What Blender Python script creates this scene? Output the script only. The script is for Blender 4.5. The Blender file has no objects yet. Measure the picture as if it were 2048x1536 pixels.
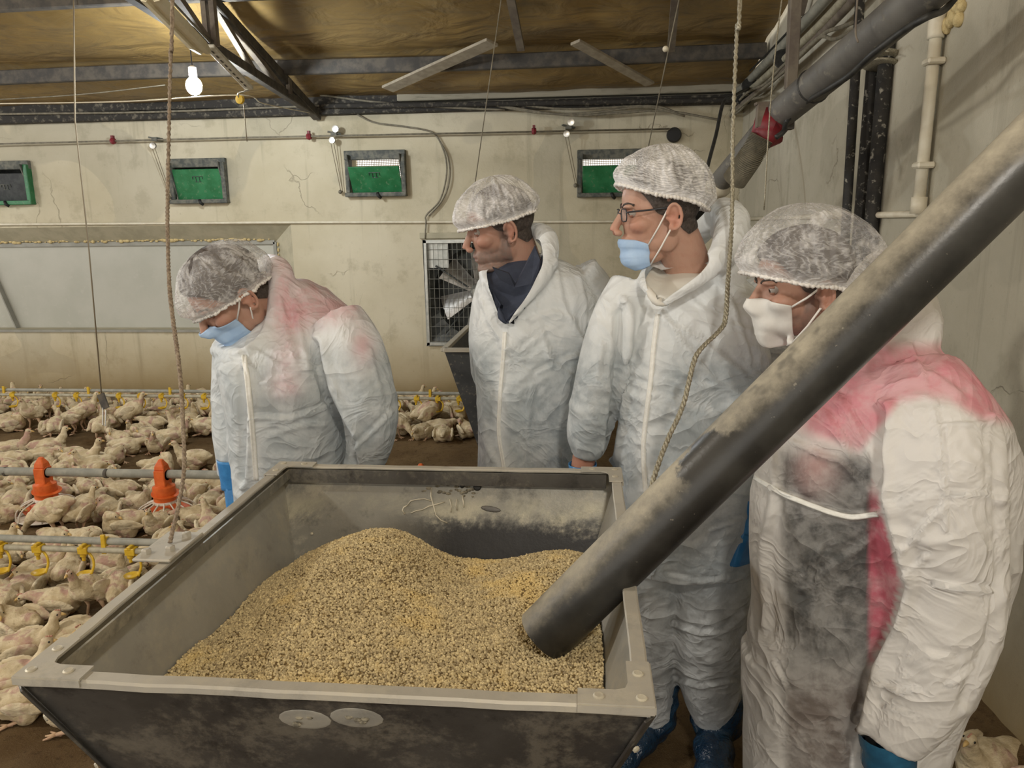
import bpy, bmesh, math, random
import numpy as np
from mathutils import Vector, Matrix, Quaternion
from mathutils.bvhtree import BVHTree
random.seed(7); RNG = np.random.default_rng(7)
SC = bpy.context.scene
COL = SC.collection
PI = math.pi

# ------------------------------------------------------------------ camera
F_PX = 1500.0; PITCH = math.radians(12.5); YAW = math.radians(5.6); ROLL = math.radians(0.8); CAM_H = 1.6
CAM = np.array([0.0, 0.0, CAM_H])
FW = np.array([-math.sin(YAW)*math.cos(PITCH), math.cos(YAW)*math.cos(PITCH), -math.sin(PITCH)])
_r0 = np.array([math.cos(YAW), math.sin(YAW), 0.0]); _u0 = np.cross(_r0, FW)
RT = _r0*math.cos(ROLL) - _u0*math.sin(ROLL); UP = _u0*math.cos(ROLL) + _r0*math.sin(ROLL)
cam_d = bpy.data.cameras.new('camera'); cam = bpy.data.objects.new('camera', cam_d); COL.objects.link(cam)
cam_d.sensor_width = 36.0; cam_d.lens = 36.0*F_PX/2048.0; cam_d.clip_start = 0.02; cam_d.clip_end = 200
cam.matrix_world = Matrix(((RT[0], UP[0], -FW[0], CAM[0]), (RT[1], UP[1], -FW[1], CAM[1]), (RT[2], UP[2], -FW[2], CAM[2]), (0, 0, 0, 1)))
SC.camera = cam

# ------------------------------------------------------------------ world, lamps, exposure
SC.view_settings.view_transform = 'Standard'; SC.view_settings.look = 'None'
SC.view_settings.gamma = 1.0; SC.view_settings.use_curve_mapping = False
SC.view_settings.exposure = 0.62
W = bpy.data.worlds.new('daylight'); SC.world = W; W.use_nodes = True
W.node_tree.nodes['Background'].inputs[0].default_value = (1.0, 0.955, 0.88, 1)
W.node_tree.nodes['Background'].inputs[1].default_value = 1.08
def point_lamp(name, loc, power, color, radius):
    l = bpy.data.lights.new(name, 'POINT'); l.energy = power; l.color = color; l.shadow_soft_size = radius
    o = bpy.data.objects.new(name, l); COL.objects.link(o); o.location = loc; return o
point_lamp('ceiling_bulb_light', (-3.3, 1.2, 2.95), 98, (1.0, 0.96, 0.88), 0.10)
point_lamp('ceiling_bulb_light', (0.45, -1.0, 3.0), 78, (1.0, 0.94, 0.84), 0.12)
point_lamp('ceiling_bulb_light', (-6.6, 4.0, 2.6), 60, (0.95, 0.98, 1.0), 0.10)

# ------------------------------------------------------------------ helpers
def ray(px, py): return FW + RT*(px-1024)/F_PX - UP*(py-768)/F_PX
def at(px, py, zc): return CAM + ray(px, py)*zc
def hy(px, py, Y): v = ray(px, py); return CAM + v*(Y/v[1])
def hx(px, py, X): v = ray(px, py); return CAM + v*(X/v[0])
def hz(px, py, Z): v = ray(px, py); return CAM + v*((Z-CAM_H)/v[2])
def project(P):
    q = np.asarray(P) - CAM; z = q @ FW
    return 1024 + F_PX*(q @ RT)/z, 768 - F_PX*(q @ UP)/z, z

def hash3(ix, iy, iz, seed):
    n = (ix*73856093) ^ (iy*19349663) ^ (iz*83492791) ^ (seed*2654435)
    n = (n ^ (n >> 13)) * 1274126177
    n = n & 0x7fffffff
    n = (n ^ (n >> 16)) * 668265263 & 0x7fffffff
    return n.astype(np.float64)/0x7fffffff
def vnoise(P, seed=0):
    P = np.asarray(P, dtype=np.float64); i = np.floor(P).astype(np.int64); f = P - i
    f = f*f*f*(f*(f*6-15)+10); out = 0
    for dx in (0, 1):
        for dy in (0, 1):
            for dz in (0, 1):
                w = (f[:, 0] if dx else 1-f[:, 0])*(f[:, 1] if dy else 1-f[:, 1])*(f[:, 2] if dz else 1-f[:, 2])
                out = out + w*hash3(i[:, 0]+dx, i[:, 1]+dy, i[:, 2]+dz, seed)
    return out*2-1
def fbm(P, seed=0, octv=3):
    o = 0; a = 1; P = np.asarray(P)
    for k in range(octv):
        o = o + a*vnoise(P*(2**k), seed+k*17); a *= .5
    return o/1.6
def sstep(x, a, b):
    t = np.clip((x-a)/(b-a), 0, 1); return t*t*(3-2*t)

class MB:
    def __init__(s): s.v = []; s.f = []; s.m = []
    def add(s, v, f, mi=0):
        b = len(s.v); s.v.extend([tuple(map(float, p)) for p in v]); s.f.extend([tuple(i+b for i in q) for q in f]); s.m.extend([mi]*len(f)); return s
    def box(s, c, size, rot=None, mi=0):
        v = [Vector((x*size[0]/2, y*size[1]/2, z*size[2]/2)) for x in (-1, 1) for y in (-1, 1) for z in (-1, 1)]
        if rot is not None: v = [rot @ p for p in v]
        v = [p + Vector(c) for p in v]
        return s.add(v, [(0, 1, 3, 2), (4, 6, 7, 5), (0, 4, 5, 1), (2, 3, 7, 6), (0, 2, 6, 4), (1, 5, 7, 3)], mi)
    def span(s, a, b, mi=0):
        a = np.minimum(a, b); b2 = np.maximum(a, b)
        return s.box((np.array(a)+np.array(b2))/2, np.array(b2)-np.array(a), None, mi)
    def bar(s, p, q, w, h, upv=(0, 0, 1), mi=0):
        p = Vector(p); q = Vector(q); d = (q-p); L = d.length; d.normalize(); side = d.cross(Vector(upv))
        if side.length < 1e-4: side = d.cross(Vector((1, 0, 0)))
        side.normalize(); u = side.cross(d)
        R = Matrix((d, side, u)).transposed()
        return s.box((p+q)/2, (L, w, h), R, mi)
    def tube(s, pts, r, n=8, cap=True, mi=0, flat=1.0):
        P = [Vector(p) for p in pts]; k = len(P)
        rs = [r]*k if not hasattr(r, '__len__') else list(r)
        T = [(P[min(i+1, k-1)]-P[max(i-1, 0)]).normalized() for i in range(k)]
        a = Vector((0, 0, 1)) if abs(T[0].z) < .9 else Vector((1, 0, 0))
        N = (a - T[0]*a.dot(T[0])).normalized(); v = []; f = []
        for i in range(k):
            if i:
                N = (N - T[i]*N.dot(T[i])).normalized()
            B = T[i].cross(N)
            for j in range(n):
                t = 2*PI*j/n; v.append(P[i] + (N*math.cos(t)*flat + B*math.sin(t))*rs[i])
        for i in range(k-1):
            for j in range(n):
                f.append((i*n+j, i*n+(j+1) % n, (i+1)*n+(j+1) % n, (i+1)*n+j))
        if cap: f.append(tuple(reversed(range(n)))); f.append(tuple((k-1)*n+j for j in range(n)))
        return s.add(v, f, mi)
    def lathe(s, prof, o, ax=(0, 0, 1), n=16, mi=0):
        ax = Vector(ax).normalized(); a = Vector((1, 0, 0)) if abs(ax.x) < .9 else Vector((0, 1, 0))
        N = (a-ax*a.dot(ax)).normalized(); B = ax.cross(N); o = Vector(o); v = []; f = []
        for r, h in prof:
            for j in range(n):
                t = 2*PI*j/n; v.append(o + ax*h + (N*math.cos(t)+B*math.sin(t))*r)
        for i in range(len(prof)-1):
            for j in range(n): f.append((i*n+j, i*n+(j+1) % n, (i+1)*n+(j+1) % n, (i+1)*n+j))
        if prof[0][0] > 1e-5: f.append(tuple(reversed(range(n))))
        if prof[-1][0] > 1e-5: f.append(tuple((len(prof)-1)*n+j for j in range(n)))
        return s.add(v, f, mi)
    def ell(s, c, r, rot=None, n=16, m=10, mi=0):
        c = Vector(c); v = [];  f = []
        for i in range(m+1):
            p = PI*i/m
            for j in range(n):
                t = 2*PI*j/n; q = Vector((r[0]*math.sin(p)*math.cos(t), r[1]*math.sin(p)*math.sin(t), r[2]*math.cos(p)))
                if rot is not None: q = rot @ q
                v.append(c+q)
        for i in range(m):
            for j in range(n): f.append((i*n+j, (i+1)*n+j, (i+1)*n+(j+1) % n, i*n+(j+1) % n))
        return s.add(v, f, mi)
    def loft(s, rings, mi=0, cap=True):
        n = len(rings[0]); v = [p for r in rings for p in r]; f = []
        for i in range(len(rings)-1):
            for j in range(n): f.append((i*n+j, i*n+(j+1) % n, (i+1)*n+(j+1) % n, (i+1)*n+j))
        if cap: f.append(tuple(reversed(range(n)))); f.append(tuple((len(rings)-1)*n+j for j in range(n)))
        return s.add(v, f, mi)
    def mesh(s, name):
        me = bpy.data.meshes.new(name); me.from_pydata(s.v, [], s.f)
        if any(s.m): me.polygons.foreach_set('material_index', s.m)
        me.update(); return me
    def build(s, name, mats, parent=None, smooth=False, bevel=0, angle=None):
        me = s.mesh(name); o = link_mesh(name, me, mats, parent, smooth)
        bm = bmesh.new(); bm.from_mesh(me); bmesh.ops.remove_doubles(bm, verts=bm.verts, dist=1e-6); bmesh.ops.recalc_face_normals(bm, faces=bm.faces)
        if bevel:
            es = [e for e in bm.edges if len(e.link_faces) == 2 and e.calc_face_angle(0) > .6]
            bmesh.ops.bevel(bm, geom=es, offset=bevel, segments=1, affect='EDGES')
        bm.to_mesh(me); bm.free()
        if smooth: me.polygons.foreach_set('use_smooth', [True]*len(me.polygons)); me.update()
        if smooth and angle: me.set_sharp_from_angle(angle=math.radians(angle))
        return o
def link_mesh(name, me, mats, parent=None, smooth=False):
    o = bpy.data.objects.new(name, me); COL.objects.link(o)
    for m in (mats if isinstance(mats, (list, tuple)) else [mats]):
        if len(me.materials) < 12: me.materials.append(m)
    if parent is not None: set_parent(o, parent)
    if smooth: me.polygons.foreach_set('use_smooth', [True]*len(me.polygons))
    return o
LOCS = {}
def set_parent(o, p):
    o.parent = p
    L = Vector((0, 0, 0)); q = p
    while q is not None: L += q.location; q = q.parent
    o.location = -L                    # children are modelled in world coordinates
def thing(name, label, cat, loc=(0, 0, 0), group=None):
    o = bpy.data.objects.new(name, None); o.empty_display_size = .1; COL.objects.link(o); o.location = loc
    return tag(o, label, cat, group)
def tag(o, label, cat, group=None, kind=None):
    o['label'] = label; o['category'] = cat
    if group: o['group'] = group
    if kind: o['kind'] = kind
    return o
def struct(o): o['kind'] = 'structure'; return o
def spline(pts, k=6):
    P = [np.array(p, float) for p in pts]; P = [2*P[0]-P[1]] + P + [2*P[-1]-P[-2]]; out = []
    for i in range(1, len(P)-2):
        for j in range(k):
            t = j/k; a, b, c, d = P[i-1:i+3]
            out.append(.5*((2*b)+(c-a)*t+(2*a-5*b+4*c-d)*t*t+(3*b-a-3*c+d)*t**3))
    out.append(P[-2]); return out

# ------------------------------------------------------------------ materials
class NT:
    def __init__(s, name):
        s.m = bpy.data.materials.new(name); s.m.use_nodes = True; s.t = s.m.node_tree; s.n = s.t.nodes; s.l = s.t.links
        s.b = s.n['Principled BSDF']; s.o = s.n['Material Output']; s.tc = s.n.new('ShaderNodeTexCoord'); s.vec = s.tc.outputs['Object']
    def new(s, t, ins=None, **kw):
        n = s.n.new(t)
        for k, v in kw.items(): setattr(n, k, v)
        for k, v in (ins or {}).items(): s.set(n.inputs[k], v)
        return n
    def set(s, i, v):
        if hasattr(v, 'is_output') or isinstance(v, bpy.types.NodeSocket): s.l.new(v, i)
        else: i.default_value = v if not (isinstance(v, tuple) and len(v) == 3 and i.type == 'RGBA') else (*v, 1)
    def noise(s, scale, det=4, rough=.55, vec=None, dist=0, stretch=None):
        v = vec or s.vec
        if stretch: v = s.new('ShaderNodeVectorMath', {0: v, 1: stretch}, operation='MULTIPLY').outputs[0]
        return s.new('ShaderNodeTexNoise', {'Vector': v, 'Scale': scale, 'Detail': det, 'Roughness': rough, 'Distortion': dist}).outputs[0]
    def ramp(s, fac, lo, hi):
        return s.new('ShaderNodeMapRange', {0: fac, 1: lo, 2: hi, 3: 0.0, 4: 1.0}, interpolation_type='SMOOTHSTEP').outputs[0]
    def mix(s, fac, a, b, mode='MIX'):
        n = s.new('ShaderNodeMix', data_type='RGBA', blend_type=mode); s.set(n.inputs[0], fac); s.set(n.inputs[6], a); s.set(n.inputs[7], b); return n.outputs[2]
    def math(s, op, a, b=0.0, clamp=False):
        n = s.new('ShaderNodeMath', operation=op, use_clamp=clamp); s.set(n.inputs[0], a); s.set(n.inputs[1], b); return n.outputs[0]
    def xyz(s, vec=None): n = s.new('ShaderNodeSeparateXYZ', {0: vec or s.vec}); return n.outputs
    def attr(s, name): return s.new('ShaderNodeAttribute', attribute_name=name).outputs
    def bump(s, h, strength=.4, dist=.01):
        n = s.new('ShaderNodeBump', {'Height': h, 'Strength': strength, 'Distance': dist}); s.l.new(n.outputs[0], s.b.inputs['Normal']); return n
    def set_b(s, **kw):
        for k, v in kw.items(): s.set(s.b.inputs[k.replace('_', ' ')], v)
        return s
def M(name, c1, c2=None, scale=20, lo=.35, hi=.65, rough=.6, metal=0, bump=0, bscale=None, bdist=.004, c3=None, scale3=60, stretch=None, spec=.4):
    t = NT(name); col = (*c1, 1)
    if c2 is not None:
        col = t.mix(t.ramp(t.noise(scale, 5, .6, stretch=stretch), lo, hi), (*c1, 1), (*c2, 1))
    if c3 is not None:
        col = t.mix(t.ramp(t.noise(scale3, 4, .65), .56, .68), col, (*c3, 1))
    t.set_b(Base_Color=col, Roughness=rough, Metallic=metal, Specular_IOR_Level=spec)
    if bump: t.bump(t.noise(bscale or scale*2, 5, .6), bump, bdist)
    return t.m

def wall_mat(name, base, light, dark, right=False):
    t = NT(name); x, y, z = t.xyz()
    big = t.noise(.9, 5, .6); mid = t.noise(4.5, 6, .65); fine = t.noise(26, 5, .7)
    c = t.mix(t.ramp(big, .35, .66), base, light)
    c = t.mix(t.math('MULTIPLY', t.ramp(mid, .52, .68), .55), c, dark)
    st = t.noise(3.2, 5, .65, stretch=(2.4, 2.4, .16))
    c = t.mix(t.math('MULTIPLY', t.ramp(st, .54, .72), .5), c, tuple(.72*k for k in dark))
    pt = t.noise(1.1, 2, .4, dist=.8); c = t.mix(t.math('MULTIPLY', t.ramp(pt, .575, .59), .38), c, (.36, .335, .26))
    c = t.mix(t.math('MULTIPLY', t.ramp(fine, .60, .74), .35), c, tuple(.6*k for k in dark))
    # brown band of litter dirt low on the wall
    zz = t.math('ADD', z, t.math('MULTIPLY', t.math('SUBTRACT', t.noise(2.0, 5, .6), .5), .35))
    low = t.new('ShaderNodeMapRange', {0: zz, 1: .62, 2: .08, 3: 0.0, 4: 1.0}).outputs[0]
    c = t.mix(t.math('MULTIPLY', low, .85), c, (.30, .215, .095))
    # hairline cracks
    wv = t.new('ShaderNodeVectorMath', {0: t.vec, 1: t.new('ShaderNodeVectorMath', {0: t.new('ShaderNodeTexNoise', {'Vector': t.vec, 'Scale': 5.0, 'Detail': 4.0}).outputs[1], 3: .22}, operation='SCALE').outputs[0]}, operation='ADD').outputs[0]
    vo = t.new('ShaderNodeTexVoronoi', {'Vector': wv, 'Scale': .95}, feature='DISTANCE_TO_EDGE').outputs[0]
    cr = t.math('MULTIPLY', t.ramp(vo, .005, .001), t.ramp(t.noise(1.3, 3), .52, .64))
    c = t.mix(t.math('MULTIPLY', cr, .5), c, (.22, .19, .135))
    t.set_b(Base_Color=c, Roughness=.88, Specular_IOR_Level=.2)
    h = t.math('ADD', t.math('MULTIPLY', mid, .6), t.math('ADD', t.math('MULTIPLY', fine, .3), t.math('MULTIPLY', cr, -.8)))
    t.bump(h, .5, .02); return t.m
MAT = {}
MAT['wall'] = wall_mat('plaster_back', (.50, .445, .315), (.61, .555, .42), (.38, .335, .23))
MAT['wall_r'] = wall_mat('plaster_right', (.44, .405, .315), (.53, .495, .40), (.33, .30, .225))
def litter_mat():
    t = NT('poultry_litter'); a = t.noise(2.2, 6, .65); b = t.noise(30, 6, .75); d = t.noise(140, 4, .8)
    c = t.mix(t.ramp(a, .3, .7), (.15, .095, .045), (.24, .16, .078))
    c = t.mix(t.math('MULTIPLY', t.ramp(b, .5, .7), .7), c, (.065, .04, .02))
    c = t.mix(t.math('MULTIPLY', t.ramp(d, .58, .72), .8), c, (.33, .25, .14))
    t.set_b(Base_Color=c, Roughness=.95, Specular_IOR_Level=.15)
    t.bump(t.math('ADD', t.math('MULTIPLY', b, .6), d), .9, .015); return t.m
MAT['litter'] = litter_mat()
def film_mat():
    t = NT('brown_insulation_film'); a = t.noise(1.6, 5, .6); b = t.noise(7, 6, .7); s = t.noise(3, 5, .6, stretch=(.5, 2.5, 2.5))
    c = t.mix(t.ramp(a, .34, .68), (.19, .122, .042), (.29, .19, .066))
    c = t.mix(t.math('MULTIPLY', t.ramp(b, .5, .72), .65), c, (.14, .10, .05))
    c = t.mix(t.math('MULTIPLY', t.ramp(s, .55, .75), .6), c, (.10, .075, .045))
    t.set_b(Base_Color=c, Roughness=.42, Specular_IOR_Level=.45)
    wr = t.noise(2.6, 4, .5, dist=1.0, stretch=(1, 2.0, 1))
    t.bump(wr, .6, .06); return t.m
MAT['film'] = film_mat()
MAT['steel_dark'] = M('sooty_truss_steel', (.055, .05, .045), (.11, .095, .075), 14, rough=.75, bump=.3)
MAT['steel_brown'] = M('brown_painted_steel', (.13, .105, .085), (.20, .17, .13), 12, rough=.7, bump=.3)
MAT['dust_bar'] = M('dusty_flat_steel', (.27, .23, .17), (.36, .31, .23), 16, rough=.8, bump=.3)
MAT['soot'] = M('sooty_beam', (.035, .032, .028), (.17, .15, .115), 26, .5, .72, rough=.9, bump=.5)
MAT['plank'] = M('grey_eave_plank', (.33, .30, .23), (.20, .18, .135), 18, .5, .75, rough=.85, bump=.4, stretch=(.3, 2, 2))
MAT['foam'] = M('sprayed_foam', (.66, .53, .27), (.52, .40, .19), 40, rough=.8, bump=.8, bdist=.01)
MAT['cream_metal'] = M('cream_channel', (.80, .74, .56), (.70, .62, .42), 10, rough=.45)
MAT['white_metal'] = M('white_slotted_rail', (.72, .70, .62), (.60, .57, .48), 30, rough=.5)
MAT['panel'] = M('grey_sandwich_panel', (.40, .395, .335), (.45, .44, .38), 2.0, rough=.45, c3=(.44, .43, .37), scale3=12)
MAT['panel_strip'] = M('dark_panel_strip', (.25, .245, .21), (.31, .30, .26), 8, rough=.6)
MAT['frame_grey'] = M('frame_grey_beige', (.36, .33, .235), (.44, .40, .29), 9, rough=.7)
MAT['inlet_frame'] = M('dusty_dark_inlet_frame', (.065, .072, .066), (.16, .155, .125), 22, rough=.7, bump=.2)
MAT['inlet_green'] = M('green_inlet_flap', (.02, .135, .047), (.035, .19, .075), 10, rough=.42, c3=(.10, .20, .10), scale3=35)
MAT['inlet_black'] = M('black_inlet_flap', (.02, .022, .024), (.05, .055, .052), 14, rough=.5)
MAT['mesh_wire'] = M('inlet_mesh_wire', (.50, .36, .17), rough=.6)
MAT['galv'] = M('galvanised_fan', (.40, .41, .38), (.52, .52, .48), 20, rough=.38, metal=.75)
MAT['fan_dark'] = M('fan_shroud_dark', (.045, .05, .05), (.085, .09, .085), 9, rough=.35, metal=.3)
MAT['blade'] = M('steel_fan_blade', (.42, .40, .37), (.28, .26, .235), 10, rough=.42, metal=.7)
MAT['pvc_cream'] = M('cream_pvc', (.70, .65, .52), (.62, .56, .43), 14, rough=.45)
MAT['pvc_grey'] = M('grey_auger_tube', (.24, .24, .205), (.33, .32, .27), 18, rough=.5)
MAT['line_pale'] = M('pale_drinker_tube', (.42, .39, .29), (.30, .27, .20), 24, rough=.5)
MAT['yellow'] = M('yellow_plastic', (.66, .44, .035), (.55, .34, .02), 40, rough=.4)
MAT['orange'] = M('orange_plastic', (.72, .145, .03), (.62, .11, .02), 30, rough=.42)
MAT['white_plastic'] = M('white_pan_grille', (.74, .70, .62), (.66, .58, .48), 20, rough=.5)
MAT['cable_dark'] = M('black_cable', (.02, .02, .02), (.04, .04, .037), 30, rough=.5)
MAT['cable_grey'] = M('dusty_cable', (.24, .215, .16), (.15, .135, .10), 30, rough=.8)
MAT['rope'] = M('braided_rope', (.36, .29, .21), (.20, .15, .11), 160, rough=.9, bump=.6, bscale=300)
MAT['wire'] = M('steel_wire_rope', (.40, .37, .28), (.22, .20, .15), 220, rough=.45, metal=.45)
MAT['string'] = M('thin_brown_string', (.23, .19, .13), rough=.9)
MAT['red'] = M('red_painted_clamp', (.23, .015, .025), (.14, .02, .025), 20, rough=.5)
MAT['hose'] = M('grey_corrugated_hose', (.27, .245, .185), (.19, .175, .135), 30, rough=.55)
MAT['duct'] = M('dusty_grey_auger_pipe', (.155, .148, .132), (.105, .10, .092), 7, rough=.55, c3=(.21, .195, .16), scale3=20)
MAT['black_pole'] = M('black_flaking_pole', (.022, .022, .022), (.04, .037, .033), 14, rough=.6, c3=(.30, .285, .24), scale3=38, bump=.3)
MAT['chrome'] = M('bright_pulley_metal', (.62, .61, .57), rough=.25, metal=.9)
MAT['rubber'] = M('dark_rubber', (.018, .018, .018), rough=.6)
# ================================================================== ROOM
YB = 6.5; XR = 1.26; ZE = 2.53; XL = -8.0; YN = -4.5; RIDGE = 0.0; SLOPE = .25
def roof_z(y): return ZE + .03 + SLOPE*(YB - y) if y >= RIDGE else ZE + .03 + SLOPE*(YB-RIDGE) - SLOPE*(RIDGE-y)
# floor: uneven litter bed
def make_floor():
    xs = np.concatenate([np.arange(XL, -4, .3), np.arange(-4, XR+.31, .05)]); ys = np.arange(YN, YB+.21, .06)
    X, Y = np.meshgrid(xs, ys); P = np.stack([X.ravel(), Y.ravel(), 0*X.ravel()], 1)
    z = .022*fbm(P*2.3, 3, 3) + .014*fbm(P*9, 5, 3) - .01
    z += .10*sstep(P[:, 0], XR-.28, XR+.02)      # litter banked against the right wall
    v = np.stack([P[:, 0], P[:, 1], z], 1); nx = len(xs); f = []
    for j in range(len(ys)-1):
        for i in range(nx-1): f.append((j*nx+i, j*nx+i+1, (j+1)*nx+i+1, (j+1)*nx+i))
    mb = MB(); mb.add(v, f); o = mb.build('floor', MAT['litter'], smooth=True); struct(o); return o
make_floor()

def rect_on_wall(px0, py0, px1, py1): a = hy(px0, py0, YB); b = hy(px1, py1, YB); return (min(a[0], b[0]), min(a[2], b[2]), max(a[0], b[0]), max(a[2], b[2]))
INLETS = [(-42, 329, 78, 404), (345, 328, 452, 397), (698, 311, 813, 384), (1163, 309, 1276, 385)]
inlet_r = [rect_on_wall(*q) for q in INLETS]
inlet_r = [(a, (b+d)/2-.155, a+.46, (b+d)/2+.155) for a, b, c, d in inlet_r]
panel_r = (XL, hy(500, 660, YB)[2], hy(590, 560, YB)[0], hy(300, 452, YB)[2])
fz0 = hy(855, 690, YB)[2]; fz1 = hy(848, 480, YB)[2]; fx0 = hy(851, 580, YB)[0]
fan_r = (fx0, fz0, fx0 + (fz1-fz0), fz1)
holes = inlet_r + [panel_r, fan_r]
def make_back_wall():
    xs = sorted(set([XL, XR+.2] + [h[i] for h in holes for i in (0, 2)] + list(np.arange(XL, XR, .5)))); zs = sorted(set([-.1, ZE+.25] + [h[i] for h in holes for i in (1, 3)] + [.4, .8]))
    mb = MB(); T = .22
    for i in range(len(xs)-1):
        for j in range(len(zs)-1):
            cx = (xs[i]+xs[i+1])/2; cz = (zs[j]+zs[j+1])/2
            if any(h[0] < cx < h[2] and h[1] < cz < h[3] for h in holes): continue
            mb.add([(xs[i], YB, zs[j]), (xs[i+1], YB, zs[j]), (xs[i+1], YB, zs[j+1]), (xs[i], YB, zs[j+1])], [(0, 1, 2, 3)])
    for k, (a, b, c, d) in enumerate(holes):
        if k == 4: continue
        q = [(a, b), (c, b), (c, d), (a, d)]
        for m in range(4):
            (x0, z0), (x1, z1) = q[m], q[(m+1) % 4]
            mb.add([(x0, YB, z0), (x1, YB, z1), (x1, YB+T, z1), (x0, YB+T, z0)], [(0, 1, 2, 3)])
    return struct(mb.build('wall_back', MAT['wall']))
make_back_wall()
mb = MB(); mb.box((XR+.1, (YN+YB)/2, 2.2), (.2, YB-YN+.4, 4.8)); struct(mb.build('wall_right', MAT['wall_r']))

# ceiling: brown film sagging between purlins
PURLINS = [YB-.02] + [5.72 - .98*k for k in range(6)]
def make_ceiling():
    xs = np.arange(XL, XR+.05, .11); ys = np.arange(YN, YB+.06, .07); X, Y = np.meshgrid(xs, ys); x = X.ravel(); y = Y.ravel()
    z = np.array([roof_z(k) for k in y]); pu = np.array(sorted(PURLINS))
    i = np.clip(np.searchsorted(pu, y), 1, len(pu)-1); t = np.clip((y-pu[i-1])/(pu[i]-pu[i-1]), 0, 1)
    P = np.stack([x, y, 0*x], 1)
    sag = np.sin(PI*t)*(.055 + .05*fbm(P*np.array([1.1, .5, 1]), 11, 2))
    z = z - np.where(y > pu[0], sag, 0) + .012*fbm(P*4, 23, 3) + .03
    nx = len(xs); f = [(b*nx+a, (b+1)*nx+a, (b+1)*nx+a+1, b*nx+a+1) for b in range(len(ys)-1) for a in range(nx-1)]
    mb = MB(); mb.add(np.stack([x, y, z], 1), f); struct(mb.build('ceiling', MAT['film'], smooth=True))
make_ceiling()
for k, y in enumerate(PURLINS[1:5]):
    mb = MB(); n = 24
    xs = np.linspace(XL, XR-.02, n)
    mb.loft([[(x, y+a*.03, roof_z(y)-.055+b*.05+.008*math.sin(x*1.3+y)) for a, b in ((-1, -1), (1, -1), (1, 1), (-1, 1))] for x in xs])
    o = mb.build('trim_%d' % (k+10), MAT['steel_dark'], bevel=.006); struct(o)
# eave: dark sooty wall plate with foam, plank and pipe
mb = MB(); mb.box(((XL+XR)/2, YB-.05, ZE-.035), (XR-XL, .10, .07)); struct(mb.build('trim_1', MAT['soot'], bevel=.008))
a = hy(800, 190, YB); b = hy(1470, 178, YB)
mb = MB(); mb.box(((a[0]+XR)/2, YB-.06, ZE+.065), (XR-a[0], .12, .10)); struct(mb.build('trim_2', MAT['plank'], bevel=.006))
mb = MB(); mb.box(((a[0]+XL)/2, YB-.05, ZE+.045), (a[0]-XL, .10, .08)); struct(mb.build('trim_3', MAT['soot'], bevel=.006))

# wall panel recess (sandwich panel with splayed reveal)
x0, z0, x1, z1 = panel_r; DP = .16
xi = hy(547, 560, YB)[0] - .02; zi = hy(300, 487, YB)[2] - .004
root = thing('wall_panel', 'long grey sandwich panel set into the back wall behind the first man', 'panel', (x1-1, YB, z0))
mb = MB(); mb.box(((x0+xi)/2, YB+DP+.02, (z0+zi)/2), (xi-x0, .04, zi-z0)); mb.build('sheet', MAT['panel'], root)
mb = MB(); mb.add([(x0, YB, z1), (x1, YB, z1), (xi, YB+DP, zi), (x0, YB+DP, zi)], [(0, 1, 2, 3)])
mb.add([(x1, YB, z1), (x1, YB, z0), (xi, YB+DP, z0), (xi, YB+DP, zi)], [(0, 1, 2, 3)])
mb.add([(x0, YB, z0), (x1, YB, z0), (xi, YB+DP, z0), (x0, YB+DP, z0)], [(0, 1, 2, 3)])
mb.build('reveal', MAT['frame_grey'], root)
mb = MB(); mb.box(((x0+xi)/2, YB+DP-.01, zi+.0), (xi-x0, .03, .035)); mb.box((xi, YB+DP-.01, (z0+zi)/2), (.03, .03, zi-z0)); mb.build('edge_channel', MAT['panel_strip'], root)
mb = MB(); mb.box(((x0+x1)/2, YB-.004, z0-.008), (x1-x0, .03, .02)); mb.build('bottom_rail', MAT['panel_strip'], root)
# foam bead: many lumps
mb = MB()
for k in range(150):
    x = xi + .02 - k*.028 - random.random()*.02
    if random.random() < .16: continue
    r = random.uniform(.007, .017); mb.ell((x, YB+DP-.025-r*.5, zi+.026+random.uniform(-.008, .008)), (r*random.uniform(1, 2.0), r, r*random.uniform(.7, 1.1)), n=7, m=5)
for k in range(16):
    mb.ell((xi+.03+random.uniform(-.005, .01), YB+DP-.04, zi-.02-k*.05), (.009, .012, .02), n=7, m=5)
o = mb.build('foam_bead', MAT['foam'], root, smooth=True); o['kind'] = 'stuff'
a = hy(0, 565, YB+DP); b = hy(40, 655, YB+DP)
mb = MB(); g = (a-b)/(a[2]-b[2]); a = b+g*(zi-.02-b[2]); mb.bar((a[0], YB+DP-.012, a[2]), (b[0], YB+DP-.012, b[2]), .012, .085, (0, 1, 0)); mb.build('diagonal_strip', MAT['panel_strip'], root)

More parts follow.
